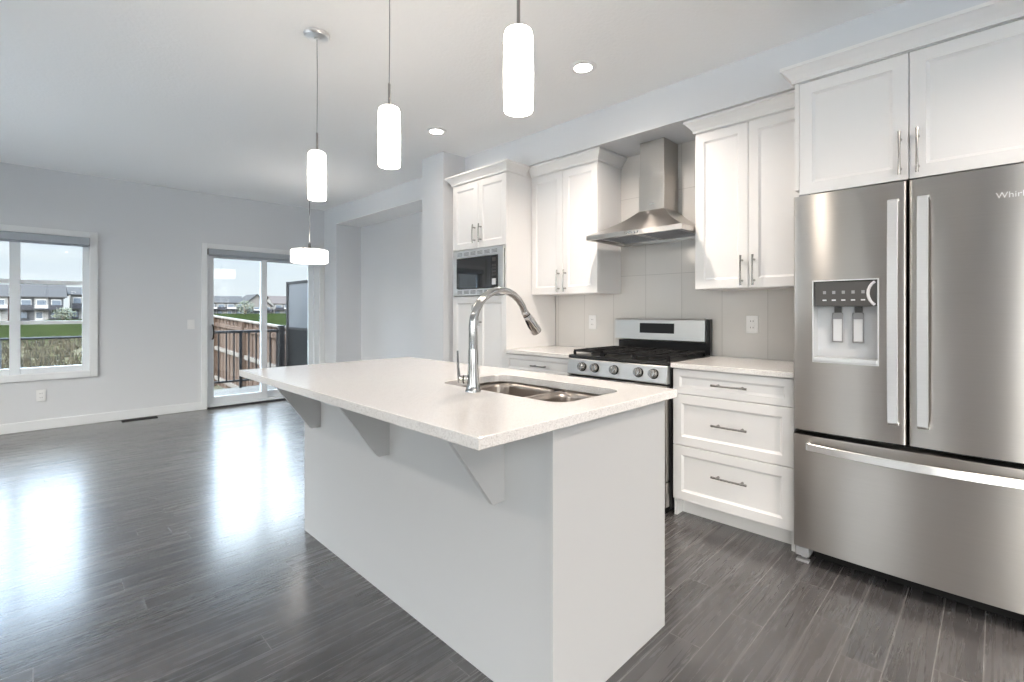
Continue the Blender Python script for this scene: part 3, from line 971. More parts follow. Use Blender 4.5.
def curved_front(y0, y1, z0, z1, bulge, yc, hw, hole=None, n=18, xback=2.722):
    """door slab with a gently bowed front; hole=(y0,y1,z0,z1) left open"""
    m = MB(); bm = m.bm
    ys = {y0, y1} | {y0 + (y1 - y0) * k / n for k in range(n + 1)}
    zs = {z0, z1}
    if hole:
        ys |= {hole[0], hole[1]}; zs |= {hole[2], hole[3]}
    ys = sorted(ys); zs = sorted(zs)
    r = 0.007
    def fx(y, z):
        e = min(y - y0, y1 - y)
        x = FX - bulge * (1 - ((y - yc) / hw) ** 2)
        if e < r: x += r - math.sqrt(max(0, r * r - (r - e) ** 2))
        return x
    ys = sorted(set(ys) | {y0 + 0.002, y0 + 0.005, y0 + 0.008, y1 - 0.002, y1 - 0.005, y1 - 0.008})
    V = {}
    for i, y in enumerate(ys):
        for j, z in enumerate(zs): V[i, j] = bm.verts.new((fx(y, z), y, z))
    for i in range(len(ys) - 1):
        for j in range(len(zs) - 1):
            if hole and ys[i] >= hole[0] - 1e-6 and ys[i + 1] <= hole[1] + 1e-6 and zs[j] >= hole[2] - 1e-6 and zs[j + 1] <= hole[3] + 1e-6: continue
            f = bm.faces.new([V[i, j], V[i + 1, j], V[i + 1, j + 1], V[i, j + 1]]); f.smooth = True
    # top, bottom, ends, back
    I, J = len(ys) - 1, len(zs) - 1
    B = {}
    for i in (0, I):
        for j in range(J + 1): B[i, j] = bm.verts.new((xback, ys[i], zs[j]))
    for i in range(1, I):
        for j in (0, J): B[i, j] = bm.verts.new((xback, ys[i], zs[j]))
    for i in range(I):
        bm.faces.new([V[i, 0], B[i, 0], B[i + 1, 0], V[i + 1, 0]])
        bm.faces.new([V[i, J], V[i + 1, J], B[i + 1, J], B[i, J]])
    for j in range(J):
        bm.faces.new([V[0, j], V[0, j + 1], B[0, j + 1], B[0, j]])
        bm.faces.new([V[I, j], B[I, j], B[I, j + 1], V[I, j + 1]])
    if not hole: bm.faces.new([B[0, 0], *[B[i, 0] for i in range(1, I)], B[I, 0], *[B[I, j] for j in range(1, J)], B[I, J], *[B[i, J] for i in range(I - 1, 0, -1)], B[0, J], *[B[0, j] for j in range(J - 1, 0, -1)]])
    return m


HOLE = (0.366, 0.610, 0.985, 1.362)
left = curved_front(fm + 0.0045, fy1, 0.650, 1.778, 0.009, (fm + fy1) / 2, (fy1 - fm) / 2, HOLE).build('left_door', M['steel'], fr)
right = curved_front(fy0, fm - 0.0045, 0.650, 1.778, 0.009, (fm + fy0) / 2, (fm - fy0) / 2).build('right_door', M['steel'], fr)
drw = curved_front(fy0, fy1, 0.082, 0.626, 0.012, (fy0 + fy1) / 2, (fy1 - fy0) / 2, n=30).build('freezer_drawer', M['steel'], fr)
MB().box(2.7225, 2.7275, fy0 + 0.01, fy1 - 0.01, 0.60, 1.74).build('door_gasket', M['blackplastic'], fr)


def flat_handle(parent, pts, wdir, w, t):
    """flat bar of width w swept through pts (in the x-z or x-y plane)"""
    m = MB(); bm = m.bm
    wv = Vector(wdir); rings = []
    P = [Vector(p) for p in pts]
    for i, p in enumerate(P):
        tg = (P[min(i + 1, len(P) - 1)] - P[max(i - 1, 0)]).normalized()
        nn = wv.cross(tg).normalized()
        rings.append([bm.verts.new(p + wv * (a * w / 2) + nn * (b * t / 2)) for a, b in ((-1, -1), (-0.8, 1), (0.8, 1), (1, -1))] if False else
                     [bm.verts.new(p + wv * (a * w / 2) + nn * (b * t / 2)) for a, b in ((-1, -1), (-1, 1), (1, 1), (1, -1))])
    for A, B in zip(rings, rings[1:]):
        for i in range(4):
            j = (i + 1) % 4
            bm.faces.new([A[i], A[j], B[j], B[i]])
    bm.faces.new(rings[0][::-1]); bm.faces.new(rings[-1])
    r = bmesh.ops.bevel(bm, geom=[e for e in bm.edges], offset=0.002, segments=1, affect='EDGES', profile=0.5)
    return m.build('handle', M['steel_l'], parent)


for par, y in ((left, 0.309), (right, 0.211)):
    x0 = 2.634
    pts = [(x0 + 0.002, y, 0.735), (x0 - 0.035, y, 0.742)] + [(x0 - 0.038 - 0.016 * math.sin(PI * k / 12), y, 0.745 + (1.690 - 0.745) * k / 12) for k in range(13)] + [(x0 - 0.035, y, 1.693), (x0 + 0.002, y, 1.700)]
    flat_handle(par, pts, (0, 1, 0), 0.036, 0.012)
yl, yr = 0.632, -0.092
pts = [(2.642, yl, 0.578), (2.600, yl - 0.003, 0.580)] + [(2.598 - 0.040 * math.sin(PI * k / 16), yl - 0.006 + (yr - yl + 0.012) * k / 16, 0.580) for k in range(17)] + [(2.600, yr + 0.003, 0.580), (2.642, yr, 0.578)]
flat_handle(drw, pts, (0, 0, 1), 0.034, 0.013)

# dispenser in the left door
hy0_, hy1_, hz0_, hz1_ = HOLE
m = MB(); bm = m.bm
xb = 2.712; xf = FX - 0.0085
m.box(xb, xb + 0.006, hy0_, hy1_, hz0_, hz1_)
m.box(xf + 0.004, xb, hy0_ - 0.004, hy0_, hz0_ - 0.002, hz1_).box(xf + 0.004, xb, hy1_, hy1_ + 0.004, hz0_ - 0.002, hz1_).box(xf + 0.004, xb, hy0_, hy1_, hz0_ - 0.004, hz0_)
disp = m.build('dispenser_recess', M['lightplastic'], left)
MB().box(xf + 0.002, xb, hy0_ + 0.002, hy1_ - 0.002, 1.244, hz1_ - 0.002, 0.004).build('control_panel', M['darkgrey'], left)
for k in range(5):
    MB().box(xf + 0.0012, xf + 0.003, 0.410 + k * 0.037, 0.426 + k * 0.037, 1.270, 1.276).build('control_icon', M['lightplastic'], left)
    MB().box(xf + 0.0014, xf + 0.003, 0.412 + k * 0.037, 0.424 + k * 0.037, 1.302, 1.316).build('control_icon', M['greyplastic'], left)
# curved silver trim at the right end of the control panel
m = MB(); pts = []
for k in range(9):
    a = math.radians(-60 + 120 * k / 8)
    pts.append((xf + 0.002, 0.372 + 0.050 * math.cos(a) - 0.022, 1.302 + 0.060 * math.sin(a)))
m.tube(pts, 0.006, 8)
m.build('control_trim', M['lightplastic'], left)
for y in (0.445, 0.525):
    pd = MB().box(2.688, 2.694, y - 0.022, y + 0.022, 1.075, 1.215, 0.003).build('paddle', M['greyplastic'], left)
    MB().box(2.6862, 2.6885, y - 0.017, y + 0.017, 1.082, 1.185, 0.001).build('paddle_pad', M['lightplastic'], pd)
    MB().box(2.694, 2.711, y - 0.014, y + 0.014, 1.19, 1.243).build('paddle_arm', M['darkgrey'], pd)
m = MB().box(xf - 0.003, xb, hy0_ + 0.001, hy1_ - 0.001, hz0_ + 0.0005, hz0_ + 0.020, 0.002)
m.build('drip_tray', M['steel_l'], left)
m = MB(); w = 0.005
m.box(xf - 0.002, xf + 0.006, hy0_ - w, hy0_, hz0_ - w, hz1_ + w).box(xf - 0.002, xf + 0.006, hy1_, hy1_ + w, hz0_ - w, hz1_ + w)
m.box(xf - 0.002, xf + 0.006, hy0_, hy1_, hz1_, hz1_ + w).box(xf - 0.002, xf + 0.006, hy0_, hy1_, hz0_ - w, hz0_)
m.build('dispenser_bezel', M['steel_l'], left)
# feet, grille, hinge
MB().box(2.700, 2.720, fy0 + 0.07, fy1 - 0.075, 0.022, 0.078, 0.003).build('kick_grille', M['blackplastic'], fr)
for y in (fy0 + 0.035, fy1 - 0.034):
    m = MB().box(2.652, 2.730, y - 0.030, y + 0.030, 0.030, 0.077, 0.006)
    m.box(2.655, 2.690, y - 0.027, y + 0.027, 0.0, 0.012, 0.003).box(2.690, 2.715, y - 0.012, y + 0.012, 0.010, 0.032)
    m.build('levelling_foot', M['greyplastic'], fr)
for y in (fy0 + 0.04, fy1 - 0.04): MB().box(2.66, 2.78, y - 0.022, y + 0.022, 1.7785, 1.792, 0.004).build('hinge_cover', M['greyplastic'], fr)
# maker's name on the right door
cu = bpy.data.curves.new('logo', 'FONT'); cu.body = 'Whirlpool'; cu.size = 0.032; cu.extrude = 0.0008; cu.space_character = 1.02
to = bpy.data.objects.new('logo', cu); COL.objects.link(to)
bpy.context.view_layer.update()
me = bpy.data.meshes.new_from_object(to)
COL.objects.unlink(to); bpy.data.objects.remove(to)
R = Matrix(((0, 0, -1, 0), (-1, 0, 0, 0), (0, 1, 0, 0), (0, 0, 0, 1)))
me.transform(Matrix.Translation(Vector((FX - 0.0094, -0.001, 1.655)) - Vector(fr['_base'])) @ R)
lo = bpy.data.objects.new('logo', me); COL.objects.link(lo); me.materials.append(M['chrome']); lo.parent = right; me.materials.clear(); me.materials.append(M['white'])

# ------------------------------------------------------------------ island
isl = thing('kitchen_island', 'white panelled kitchen island carrying the sink worktop', 'island', (1.41, 1.82, 0))
ix0, ix1, iy0, iy1, iz = 1.077, 1.742, 0.907, 2.725, 0.888
m = MB()
m.box(ix0 + 0.018, ix1 - 0.022, iy0 + 0.02, iy0 + 0.038, 0.10, iz - 0.001).box(ix0 + 0.018, ix1 - 0.022, iy1 - 0.038, iy1 - 0.02, 0.10, iz - 0.001)
m.box(ix0 + 0.018, ix1 - 0.022, iy0 + 0.038, iy1 - 0.038, 0.10, 0.118)
m.box(ix0 + 0.018, ix1 - 0.022, 1.74, 1.758, 0.118, iz - 0.001)
m.build('carcass', M['cab'], isl)
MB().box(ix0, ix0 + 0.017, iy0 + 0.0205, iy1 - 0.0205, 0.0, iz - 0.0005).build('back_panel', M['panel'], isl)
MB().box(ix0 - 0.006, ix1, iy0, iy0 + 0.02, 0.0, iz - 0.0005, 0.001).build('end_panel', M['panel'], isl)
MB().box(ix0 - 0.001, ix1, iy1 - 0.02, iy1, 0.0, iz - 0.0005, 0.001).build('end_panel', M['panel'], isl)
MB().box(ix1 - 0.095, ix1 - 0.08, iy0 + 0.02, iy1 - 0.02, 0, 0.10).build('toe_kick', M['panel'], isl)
for y in (1.115, 1.820, 2.512):
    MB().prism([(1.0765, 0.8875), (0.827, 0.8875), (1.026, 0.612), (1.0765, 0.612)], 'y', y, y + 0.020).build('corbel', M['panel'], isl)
# doors on the cooking side (turned to face +x)
def rear_door(y0, y1, z0, z1, nm, hz, hy=None):
    m = MB(); bm = m.bm
    X = ix1 - 0.0015
    def ring(x, d): return [bm.verts.new((x, y0 + d, z0 + d)), bm.verts.new((x, y1 - d, z0 + d)), bm.verts.new((x, y1 - d, z1 - d)), bm.verts.new((x, y0 + d, z1 - d))]
    Rr = [ring(X - 0.02, 0), ring(X, 0), ring(X, 0.056), ring(X - 0.009, 0.068)]
    for A, B in zip(Rr, Rr[1:]):
        for i in range(4): bm.faces.new([A[i], A[(i + 1) % 4], B[(i + 1) % 4], B[i]])
    bm.faces.new(Rr[0]); bm.faces.new(Rr[-1])
    d = m.build(nm, M['cab'], isl)
    h = MB().tube([(X + 0.032, hy, hz - 0.08), (X + 0.034, hy, hz), (X + 0.032, hy, hz + 0.08)], 0.0055, 10)
    for s in (-0.055, 0.055): h.tube([(X, hy, hz + s), (X + 0.033, hy, hz + s)], 0.005, 8)
    h.build('handle', M['nickel'], d)


for y0, y1, hy in ((0.931, 1.328, 1.29), (1.332, 1.728, 1.37), (1.77, 2.232, 2.19), (2.236, 2.70, 2.275)):
    rear_door(y0, y1, 0.106, 0.880, 'door', 0.76, hy)

# worktop with the sink opening
tx0, tx1, ty0_, ty1_ = 0.752, 1.768, 0.868, 2.742
sx0, sx1, sy0, sy1 = 1.222, 1.600, 1.000, 1.672
zt0, zt1 = 0.8885, 0.9200
def rrect(x0, x1, y0, y1, r, n=6):
    pts = []
    for cx, cy, a0 in ((x1 - r, y1 - r, 0), (x0 + r, y1 - r, 90), (x0 + r, y0 + r, 180), (x1 - r, y0 + r, 270)):
        for k in range(n + 1):
            a = math.radians(a0 + 90 * k / n); pts.append((cx + r * math.cos(a), cy + r * math.sin(a)))
    return pts


def slab_with_hole(outer, inner, z0, z1):
    m = MB(); bm = m.bm
    n = len(inner)
    # bridge outer rectangle and inner loop with a fan of quads / triangles
    for z, flip in ((z1, False), (z0, True)):
        t = bmesh.new()
        O = [t.verts.new((x, y, z)) for x, y in outer]; I = [t.verts.new((x, y, z)) for x, y in inner]
        eds = [t.edges.new((O[i], O[(i + 1) % len(O)])) for i in range(len(O))] + [t.edges.new((I[i], I[(i + 1) % n])) for i in range(n)]
        bmesh.ops.triangle_fill(t, use_beauty=True, use_dissolve=False, edges=eds)
        m.merge(t)
    for loop in (outer, inner):
        A = [bm.verts.new((x, y, z0)) for x, y in loop]; B = [bm.verts.new((x, y, z1)) for x, y in loop]
        for i in range(len(loop)):
            j = (i + 1) % len(loop)
            bm.faces.new([A[i], A[j], B[j], B[i]])
    bmesh.ops.remove_doubles(bm, verts=bm.verts, dist=1e-5)
    return m


wt = slab_with_hole([(tx0, ty0_), (tx1, ty0_), (tx1, ty1_), (tx0, ty1_)], rrect(sx0, sx1, sy0, sy1, 0.07), zt0, zt1).build('island_countertop', M['quartz'])
bv = wt.modifiers.new('edge', 'BEVEL'); bv.width = 0.0025; bv.segments = 2; bv.limit_method = 'ANGLE'; bv.angle_limit = math.radians(60)
tag(wt, 'long white quartz worktop on the island with a sink cut out', 'countertop')

# sink: two bowls hung under the opening
sk = thing('kitchen_sink', 'double-bowl steel sink set under the island worktop', 'sink', (1.41, 1.336, 0.66))
m = slab_with_hole([(sx0 - 0.02, sy0 - 0.02), (sx1 + 0.02, sy0 - 0.02), (sx1 + 0.02, sy1 + 0.02), (sx0 - 0.02, sy1 + 0.02)], rrect(sx0 - 0.004, sx1 + 0.004, sy0 - 0.004, sy1 + 0.004, 0.072), 0.8845, 0.8880)
m.build('rim', M['sinksteel'], sk)
sdiv = 1.300
def bowl(y0, y1, depth):
    m = MB(); bm = m.bm
    x0, x1 = sx0 - 0.004, sx1 + 0.004
    rings = []
    for off, z, r in ((0.0, 0.8845, 0.072), (0.003, 0.86, 0.07), (0.010, 0.8845 - depth + 0.03, 0.065), (0.022, 0.8845 - depth + 0.008, 0.055), (0.045, 0.8845 - depth, 0.04)):
        rings.append([bm.verts.new((x, y, z)) for x, y in rrect(x0 + off, x1 - off, y0 + off, y1 - off, r)])
    for A, B in zip(rings, rings[1:]):
        for i in range(len(A)):
            j = (i + 1) % len(A)
            f = bm.faces.new([A[i], A[j], B[j], B[i]]); f.smooth = True
    bm.faces.new(rings[-1])
    b = m.build('bowl', M['sinksteel'], sk, sharp=80)
    sl = b.modifiers.new('sheet', 'SOLIDIFY'); sl.thickness = 0.0012; sl.offset = 0
    dr_ = MB().lathe([(0.043, 0.001), (0.043, 0.004), (0.036, 0.004), (0.030, 0.0015), (0.0, 0.0015)], ((x0 + x1) / 2 + 0.06, (y0 + y1) / 2, 0.8845 - depth), seg=24).build('drain', M['chrome'], b)


bowl(sy0 - 0.004, sdiv - 0.010, 0.19)
bowl(sdiv + 0.010, sy1 + 0.004, 0.21)
MB().box(sx0, sx1, sdiv - 0.0105, sdiv + 0.0105, 0.855, 0.8835, 0.004).build('divider', M['sinksteel'], sk)

# faucet
fa = thing('faucet', 'tall chrome gooseneck pull-down faucet at the sink on the island', 'faucet', (1.173, 1.385, zt1))
fxx, fyy = 1.173, 1.385
MB().lathe([(0.0, 0.0), (0.030, 0.0), (0.030, 0.004), (0.0265, 0.010), (0.0235, 0.03), (0.0205, 0.09), (0.0180, 0.155), (0.0175, 0.160), (0.0, 0.160)], (fxx, fyy, zt1), seg=32).build('base', M['faucetsteel'], fa)
pts = [(fxx, fyy, 1.078), (fxx, fyy, 1.12), (fxx, fyy, 1.165)]
for k in range(1, 13):
    a = PI - math.radians(158) * k / 12
    pts.append((fxx + 0.146 + 0.146 * math.cos(a), fyy, 1.165 + 0.140 * math.sin(a)))
MB().tube(pts, [0.0165] * 3 + [0.0160 - 0.0002 * k for k in range(12)], 18).build('spout', M['faucetsteel'], fa)
e = Vector(pts[-1]); dd = (Vector(pts[-1]) - Vector(pts[-2])).normalized(); dd = (dd + Vector((0.28, 0, 0))).normalized()
hd = MB().lathe([(0.0135, -0.004), (0.0155, 0.0), (0.0155, 0.012), (0.0140, 0.014), (0.0170, 0.020), (0.0200, 0.065), (0.0230, 0.104), (0.0220, 0.112), (0.018, 0.113), (0.0, 0.113)], e, dd, 24).build('spray_head', M['faucetsteel'], fa)
MB().lathe([(0.0158, 0.0), (0.0163, 0.003), (0.0158, 0.006)], e + dd * 0.012, dd, 24).build('spray_collar', M['blackplastic'], hd)
sd = dd.cross(Vector((0, 1, 0))).normalized()
if sd.x > 0: sd = -sd
c = e + dd * 0.062 + sd * 0.0190
MB().tube([c - dd * 0.030, c + sd * 0.003, c + dd * 0.030], [0.003, 0.0042, 0.003], 10).build('spray_button', M['blackplastic'], hd)
hv = Vector((-0.62, 0.78, 0)).normalized()
b0 = Vector((fxx, fyy, 0.965))
ring = MB().tube([b0 + hv * 0.015, b0 + hv * 0.050], 0.0150, 18).build('handle_hub', M['faucetsteel'], fa)
MB().tube([b0 + hv * 0.033, b0 + hv * 0.037], 0.0160, 18).build('hub_ring', M['blackplastic'], ring)
MB().tube([b0 + hv * 0.052 + Vector((0, 0, -0.012)), b0 + hv * 0.055 + Vector((0, 0, 0.01)), b0 + hv * 0.058 + Vector((0, 0, 0.05)), b0 + hv * 0.060 + Vector((0, 0, 0.108))], [0.007, 0.0065, 0.0045, 0.0035], 10).build('lever', M['faucetsteel'], fa)

# ------------------------------------------------------------------ lamps
def pendant(x, y, zb, zt, label, d=0.093):
    t = thing('pendant_light', label, 'pendant light', (x, y, C), 'opal glass cylinder pendants over the island')
    MB().lathe([(0.0, -0.028), (0.012, -0.028), (0.016, -0.024), (0.058, -0.018), (0.066, -0.010), (0.066, -0.0005), (0.0, -0.0005)], (x, y, C)).build('canopy', M['steel_l'], t)
    MB().tube([(x, y, C - 0.026), (x + 0.002, y, (C + zt) / 2 + 0.05), (x, y, zt + 0.098)], 0.0022, 8).build('cord', M['greyplastic'], t)
    MB().tube([(x, y, zt - 0.01), (x, y, zt + 0.10)], 0.0055, 12).build('stem', M['nickel'], t)
    r = d / 2
    prof = [(0.0, zt), (r * 0.72, zt - 0.002), (r * 0.88, zt - 0.007), (r * 0.96, zt - 0.018), (r * 0.98, zt - 0.035), (r * 1.01, (zt + zb) / 2), (r * 0.99, zb + 0.03), (r * 0.97, zb + 0.004), (r * 0.93, zb), (0.0, zb + 0.002)]
    MB().lathe([(a, b - C) for a, b in prof], (x, y, C)).build('shade', M['shade'], t)
    m = MB()
    for s in range(3):
        an = 2.2 + s * 2 * PI / 3
        c, sn = math.cos(an), math.sin(an)
        m.tube([(x + c * r * 0.9, y + sn * r * 0.9, zt - 0.036), (x + c * (r + 0.006), y + sn * (r + 0.006), zt - 0.036)], 0.0028, 8)
    m.build('shade_pins', M['chrome'], t)
    return t


pendant(1.076, 2.556, 1.818, 2.074, 'opal cylinder pendant farthest from the camera, over the far end of the island')
pendant(1.076, 1.821, 1.838, 2.090, 'opal cylinder pendant hanging in the middle of the three over the island')
pendant(1.076, 1.052, 1.846, 2.102, 'largest-looking opal cylinder pendant, hanging nearest the camera over the sink')

dpx, dpy = 2.145, 5.29
t = thing('drum_pendant', 'flat white glass drum pendant hanging in front of the patio door', 'pendant light', (dpx, dpy, C))
MB().lathe([(0.0, -0.026), (0.012, -0.030), (0.026, -0.022), (0.030, -0.0005), (0.0, -0.0005)], (dpx, dpy, C)).build('canopy', M['chrome'], t)
MB().tube([(dpx, dpy, C - 0.02), (dpx, dpy, 1.97)], 0.0045, 10).build('rod', M['nickel'], t)
MB().lathe([(0.0, 0.075), (0.012, 0.075), (0.014, 0.03), (0.022, 0.015), (0.022, 0.0), (0.0, 0.0)], (dpx, dpy, 1.890), seg=20).build('holder', M['nickel'], t)
R_ = 0.190
MB().lathe([(0.0, 0.138), (R_ - 0.01, 0.138), (R_, 0.132), (R_, 0.006), (R_ - 0.008, 0.0), (0.0, 0.002)], (dpx, dpy, 1.752), seg=48).build('shade', M['drum'], t)
m = MB()
for an in (math.radians(229), math.radians(229 + 120), math.radians(229 + 240)):
    c, s = math.cos(an), math.sin(an)
    m.tube([(dpx + c * (R_ + 0.004), dpy + s * (R_ + 0.004), 1.79), (dpx + c * (R_ + 0.004), dpy + s * (R_ + 0.004), 1.894), (dpx + c * (R_ - 0.03), dpy + s * (R_ - 0.03), 1.897)], 0.006, 8)
m.build('shade_clips', M['nickel'], t)

POTS = [(2.360, 1.761, 'recessed ceiling light nearer the camera, in front of the range hood', 3.2), (2.346, 3.233, 'small-looking recessed ceiling light beside the wall stub', 0.4),
        (1.60, -0.60, 'unseen recessed ceiling light added to brighten the aisle by the fridge', 4.0), (-1.2, 0.4, 'unseen recessed ceiling light added over the living area beside the camera', 2.0),  # lamps from here on are out of view, added as fill light
        (-1.2, 2.6, 'unseen recessed ceiling light added over the middle of the living area', 1.2), (-1.2, 4.8, 'unseen recessed ceiling light added over the living area by the far window', 1.2),
        (0.6, -2.2, 'unseen recessed ceiling light near the front window', 5.0), (-1.2, -2.2, 'unseen recessed ceiling light added in the front corner', 3.0), (2.3, -1.6, 'unseen recessed ceiling light past the fridge', 4.0)]
for i, (x, y, lab, pw) in enumerate(POTS):
    if i == 0:
        pot = t = thing('recessed_light', lab, 'ceiling light', (x, y, C), 'recessed ceiling lights')
        MB().lathe([(0.052, -0.0075), (0.072, -0.0085), (0.080, -0.004), (0.081, -0.0005), (0.052, -0.0005)], (x, y, C), seg=40).build('trim_ring', M['white'], t)
        MB().lathe([(0.0, -0.0055), (0.053, -0.0055), (0.053, -0.001), (0.0, -0.001)], (x, y, C), seg=32).build('lens', M['lens'], t)
    else:
        dup(pot, (x, y, C), lab)
    ld = bpy.data.lights.new('recessed_lamp', 'AREA'); ld.shape = 'DISK'; ld.size = 0.10
    ld.energy = POT_W * pw; ld.color = (1.0, 0.88, 0.77); ld.spread = math.radians(140)
    lo_ = bpy.data.objects.new('recessed_lamp', ld); COL.objects.link(lo_)
    lo_.location = (x, y, C - 0.010)

# ------------------------------------------------------------------ small wall things
def plate(name, label, cat, x, y, z, face, kind, group=None):
    """outlet or switch plate; face 'x' = on a wall facing -x, 'y' = on a wall facing -y"""
    t = thing(name, label, cat, (x, y, z - 0.058), group)
    def bx(u0, u1, d0, d1, z0, z1, nm, mat, par, bev=0.0):
        m = MB()
        if face == 'x': m.box(x - d1, x - d0, y + u0, y + u1, z + z0, z + z1, bev)
        else: m.box(x + u0, x + u1, y - d1, y - d0, z + z0, z + z1, bev)
        return m.build(nm, M[mat], par)
    bx(-0.037, 0.037, 0.0005, 0.006, -0.058, 0.058, 'cover_plate', 'white', t, 0.002)
    if kind == 'outlet':
        for s in (-1, 1):
            r = bx(-0.017, 0.017, 0.006, 0.0085, s * 0.021 - 0.015, s * 0.021 + 0.015, 'receptacle', 'white', t, 0.001)
            bx(-0.009, -0.006, 0.0085, 0.0089, s * 0.021 - 0.004, s * 0.021 + 0.006, 'slot', 'darkgrey', r)
            bx(0.006, 0.009, 0.0085, 0.0089, s * 0.021 - 0.004, s * 0.021 + 0.006, 'slot', 'darkgrey', r)
    else:
        bx(-0.016, 0.016, 0.006, 0.0095, -0.033, 0.033, 'rocker', 'white', t, 0.002)


plate('wall_outlet', 'white outlet on the tile left of the range', 'outlet', KX - 0.009, 2.399, 1.131, 'x', 'outlet')
plate('wall_outlet', 'white outlet on the tile above the three-drawer base cabinet', 'outlet', KX - 0.009, 1.127, 1.135, 'x', 'outlet')
plate('wall_outlet', 'white outlet low on the grey wall under the window', 'outlet', 0.062, W, 0.352, 'y', 'outlet')
plate('light_switch', 'white rocker switch on the grey wall left of the patio door', 'light switch', 1.376, W, 1.062, 'y', 'switch')

t = thing('floor_vent', 'dark floor register set in the planks below the far wall', 'vent', (0.86, 6.83, 0))
m = MB().box(0.70, 1.02, 6.775, 6.785, 0.0005, 0.006, 0.001).box(0.70, 1.02, 6.865, 6.875, 0.0005, 0.006, 0.001).box(0.70, 0.71, 6.785, 6.865, 0.0005, 0.006).box(1.01, 1.02, 6.785, 6.865, 0.0005, 0.006)
m.build('frame', M['iron'], t)
m = MB()
for k in range(15): m.box(0.716 + k * 0.0195, 0.726 + k * 0.0195, 6.785, 6.865, 0.0008, 0.005)
m.box(0.71, 1.01, 6.785, 6.865, 0.0004, 0.001)
m.build('louvres', M['iron'], t)


def blind(label, x0, x1, z0, z1):
    t = thing('roller_blind', label, 'blind', ((x0 + x1) / 2, W, z0))
    MB().box(x0, x1, W - 0.055, W + 0.028, z0 + 0.006, z1, 0.006).build('cassette', M['blind'], t)
    m = MB().box(x0 - 0.003, x0 + 0.003, W - 0.058, W + 0.028, z0 + 0.003, z1).box(x1 - 0.003, x1 + 0.003, W - 0.058, W + 0.028, z0 + 0.003, z1)
    m.build('end_cap', M['greyplastic'], t)
    MB().box(x0 + 0.012, x1 - 0.012, W - 0.012, W - 0.002, z0 - 0.012, z0 + 0.006, 0.002).build('hem_bar', M['blind'], t)


blind('grey roller blind rolled up in its cassette over the far window', -0.690, 0.436, 1.930, 2.014)
blind('grey roller blind rolled up in its cassette over the patio door', 1.554, 2.968, 1.928, 2.004)

# ------------------------------------------------------------------ outside: deck, fence, meadow, houses
def ground_h(x, y):
    h = -0.85
    if y > 9: h += 0.035 * min(y - 9, 6) * max(0, min(1, (x - 0.8) / 1.5))
    if y > 60: h += 0.95 * max(0, min(1, (y - 60) / 110.0)) * max(0, min(1, (x - 12) / 14.0))
    return h


m = MB(); bm = m.bm
ys = [-200, -60, -20, -8, -4.3, 0, 4, 7.2, 8, 9, 10, 11, 12, 13, 14, 15, 18, 22, 30, 45, 60, 80, 100, 130, 170, 230, 300, 420, 700]
xs = [-500, -250, -120, -60, -30, -12, -6, -3.05, -2, 0, 0.8, 1.3, 1.8, 2.3, 3, 4, 6, 9, 12, 16, 20, 26, 34, 45, 60, 80, 120, 250, 500]
V = [[bm.verts.new((x, y, ground_h(x, y))) for x in xs] for y in ys]
for j in range(len(ys) - 1):
    for i in range(len(xs) - 1):
        bm.faces.new([V[j][i], V[j][i + 1], V[j + 1][i + 1], V[j + 1][i]]).smooth = True
struct(m.build('ground', M['ground'], sharp=180))
m = MB().box(-9.0, LX - TH, -14.0, 7.1, -0.90, -0.10).box(LX - TH, 6.0, -14.0, RY - TH, -0.90, -0.10)
struct(m.build('bounce_slab', simple('pale_bounce_surface', (0.62, 0.61, 0.59), 0.9, var=0.08, bscale=4)))  # unseen pale slab added to bounce daylight up to the ceiling
m = MB()
for k in range(13): m.box(0.80, 3.26, 7.145 + k * 0.139, 7.145 + k * 0.139 + 0.133, -0.085, -0.050, 0.003)
m.box(0.80, 3.26, 7.145, 8.94, -0.24, -0.086)
for x in (0.9, 3.15): m.box(x - 0.06, x + 0.06, 8.78, 8.90, -0.86, -0.24)
struct(m.build('deck', M['deck']))

rl = thing('deck_railing', 'black metal railing with thin balusters along the deck edge outside the patio door', 'railing', (2.0, 8.87, -0.05))
MB().box(0.82, 3.10, 8.845, 8.895, 0.862, 0.905, 0.004).build('top_rail', M['rail'], rl)
MB().box(0.82, 3.10, 8.855, 8.885, 0.055, 0.088, 0.003).build('bottom_rail', M['rail'], rl)
for k in range(20):
    x = 0.90 + k * 0.112
    MB().box(x - 0.009, x + 0.009, 8.861, 8.879, 0.088, 0.862).build('baluster', M['rail'], rl)
for x in (0.83, 2.455):
    MB().box(x - 0.020, x + 0.020, 8.850, 8.890, -0.050, 0.90, 0.003).build('post', M['rail'], rl)
m = MB().box(3.055, 3.145, 8.825, 8.915, -0.050, 0.955, 0.004).box(3.045, 3.155, 8.815, 8.925, 0.955, 0.975, 0.005)
m.build('corner_post', M['rail'], rl)

sc = thing('privacy_screen', 'tall dark privacy screen closing the right side of the deck', 'screen', (3.215, 8.0, -0.05))
MB().box(3.185, 3.245, 8.82, 8.88, -0.05, 1.745, 0.004).build('post', M['rail'], sc)
MB().box(3.185, 3.245, 7.15, 7.20, -0.05, 1.745, 0.004).build('post', M['rail'], sc)
MB().box(3.208, 3.222, 7.20, 8.82, 0.93, 1.70).build('upper_panel', M['screen_hi'], sc)
MB().box(3.208, 3.222, 7.20, 8.82, -0.02, 0.92).build('lower_panel', M['screen_lo'], sc)
m = MB().box(3.195, 3.235, 7.20, 8.82, 1.70, 1.74).box(3.195, 3.235, 7.20, 8.82, 0.905, 0.945)
m.build('rails', M['rail'], sc)

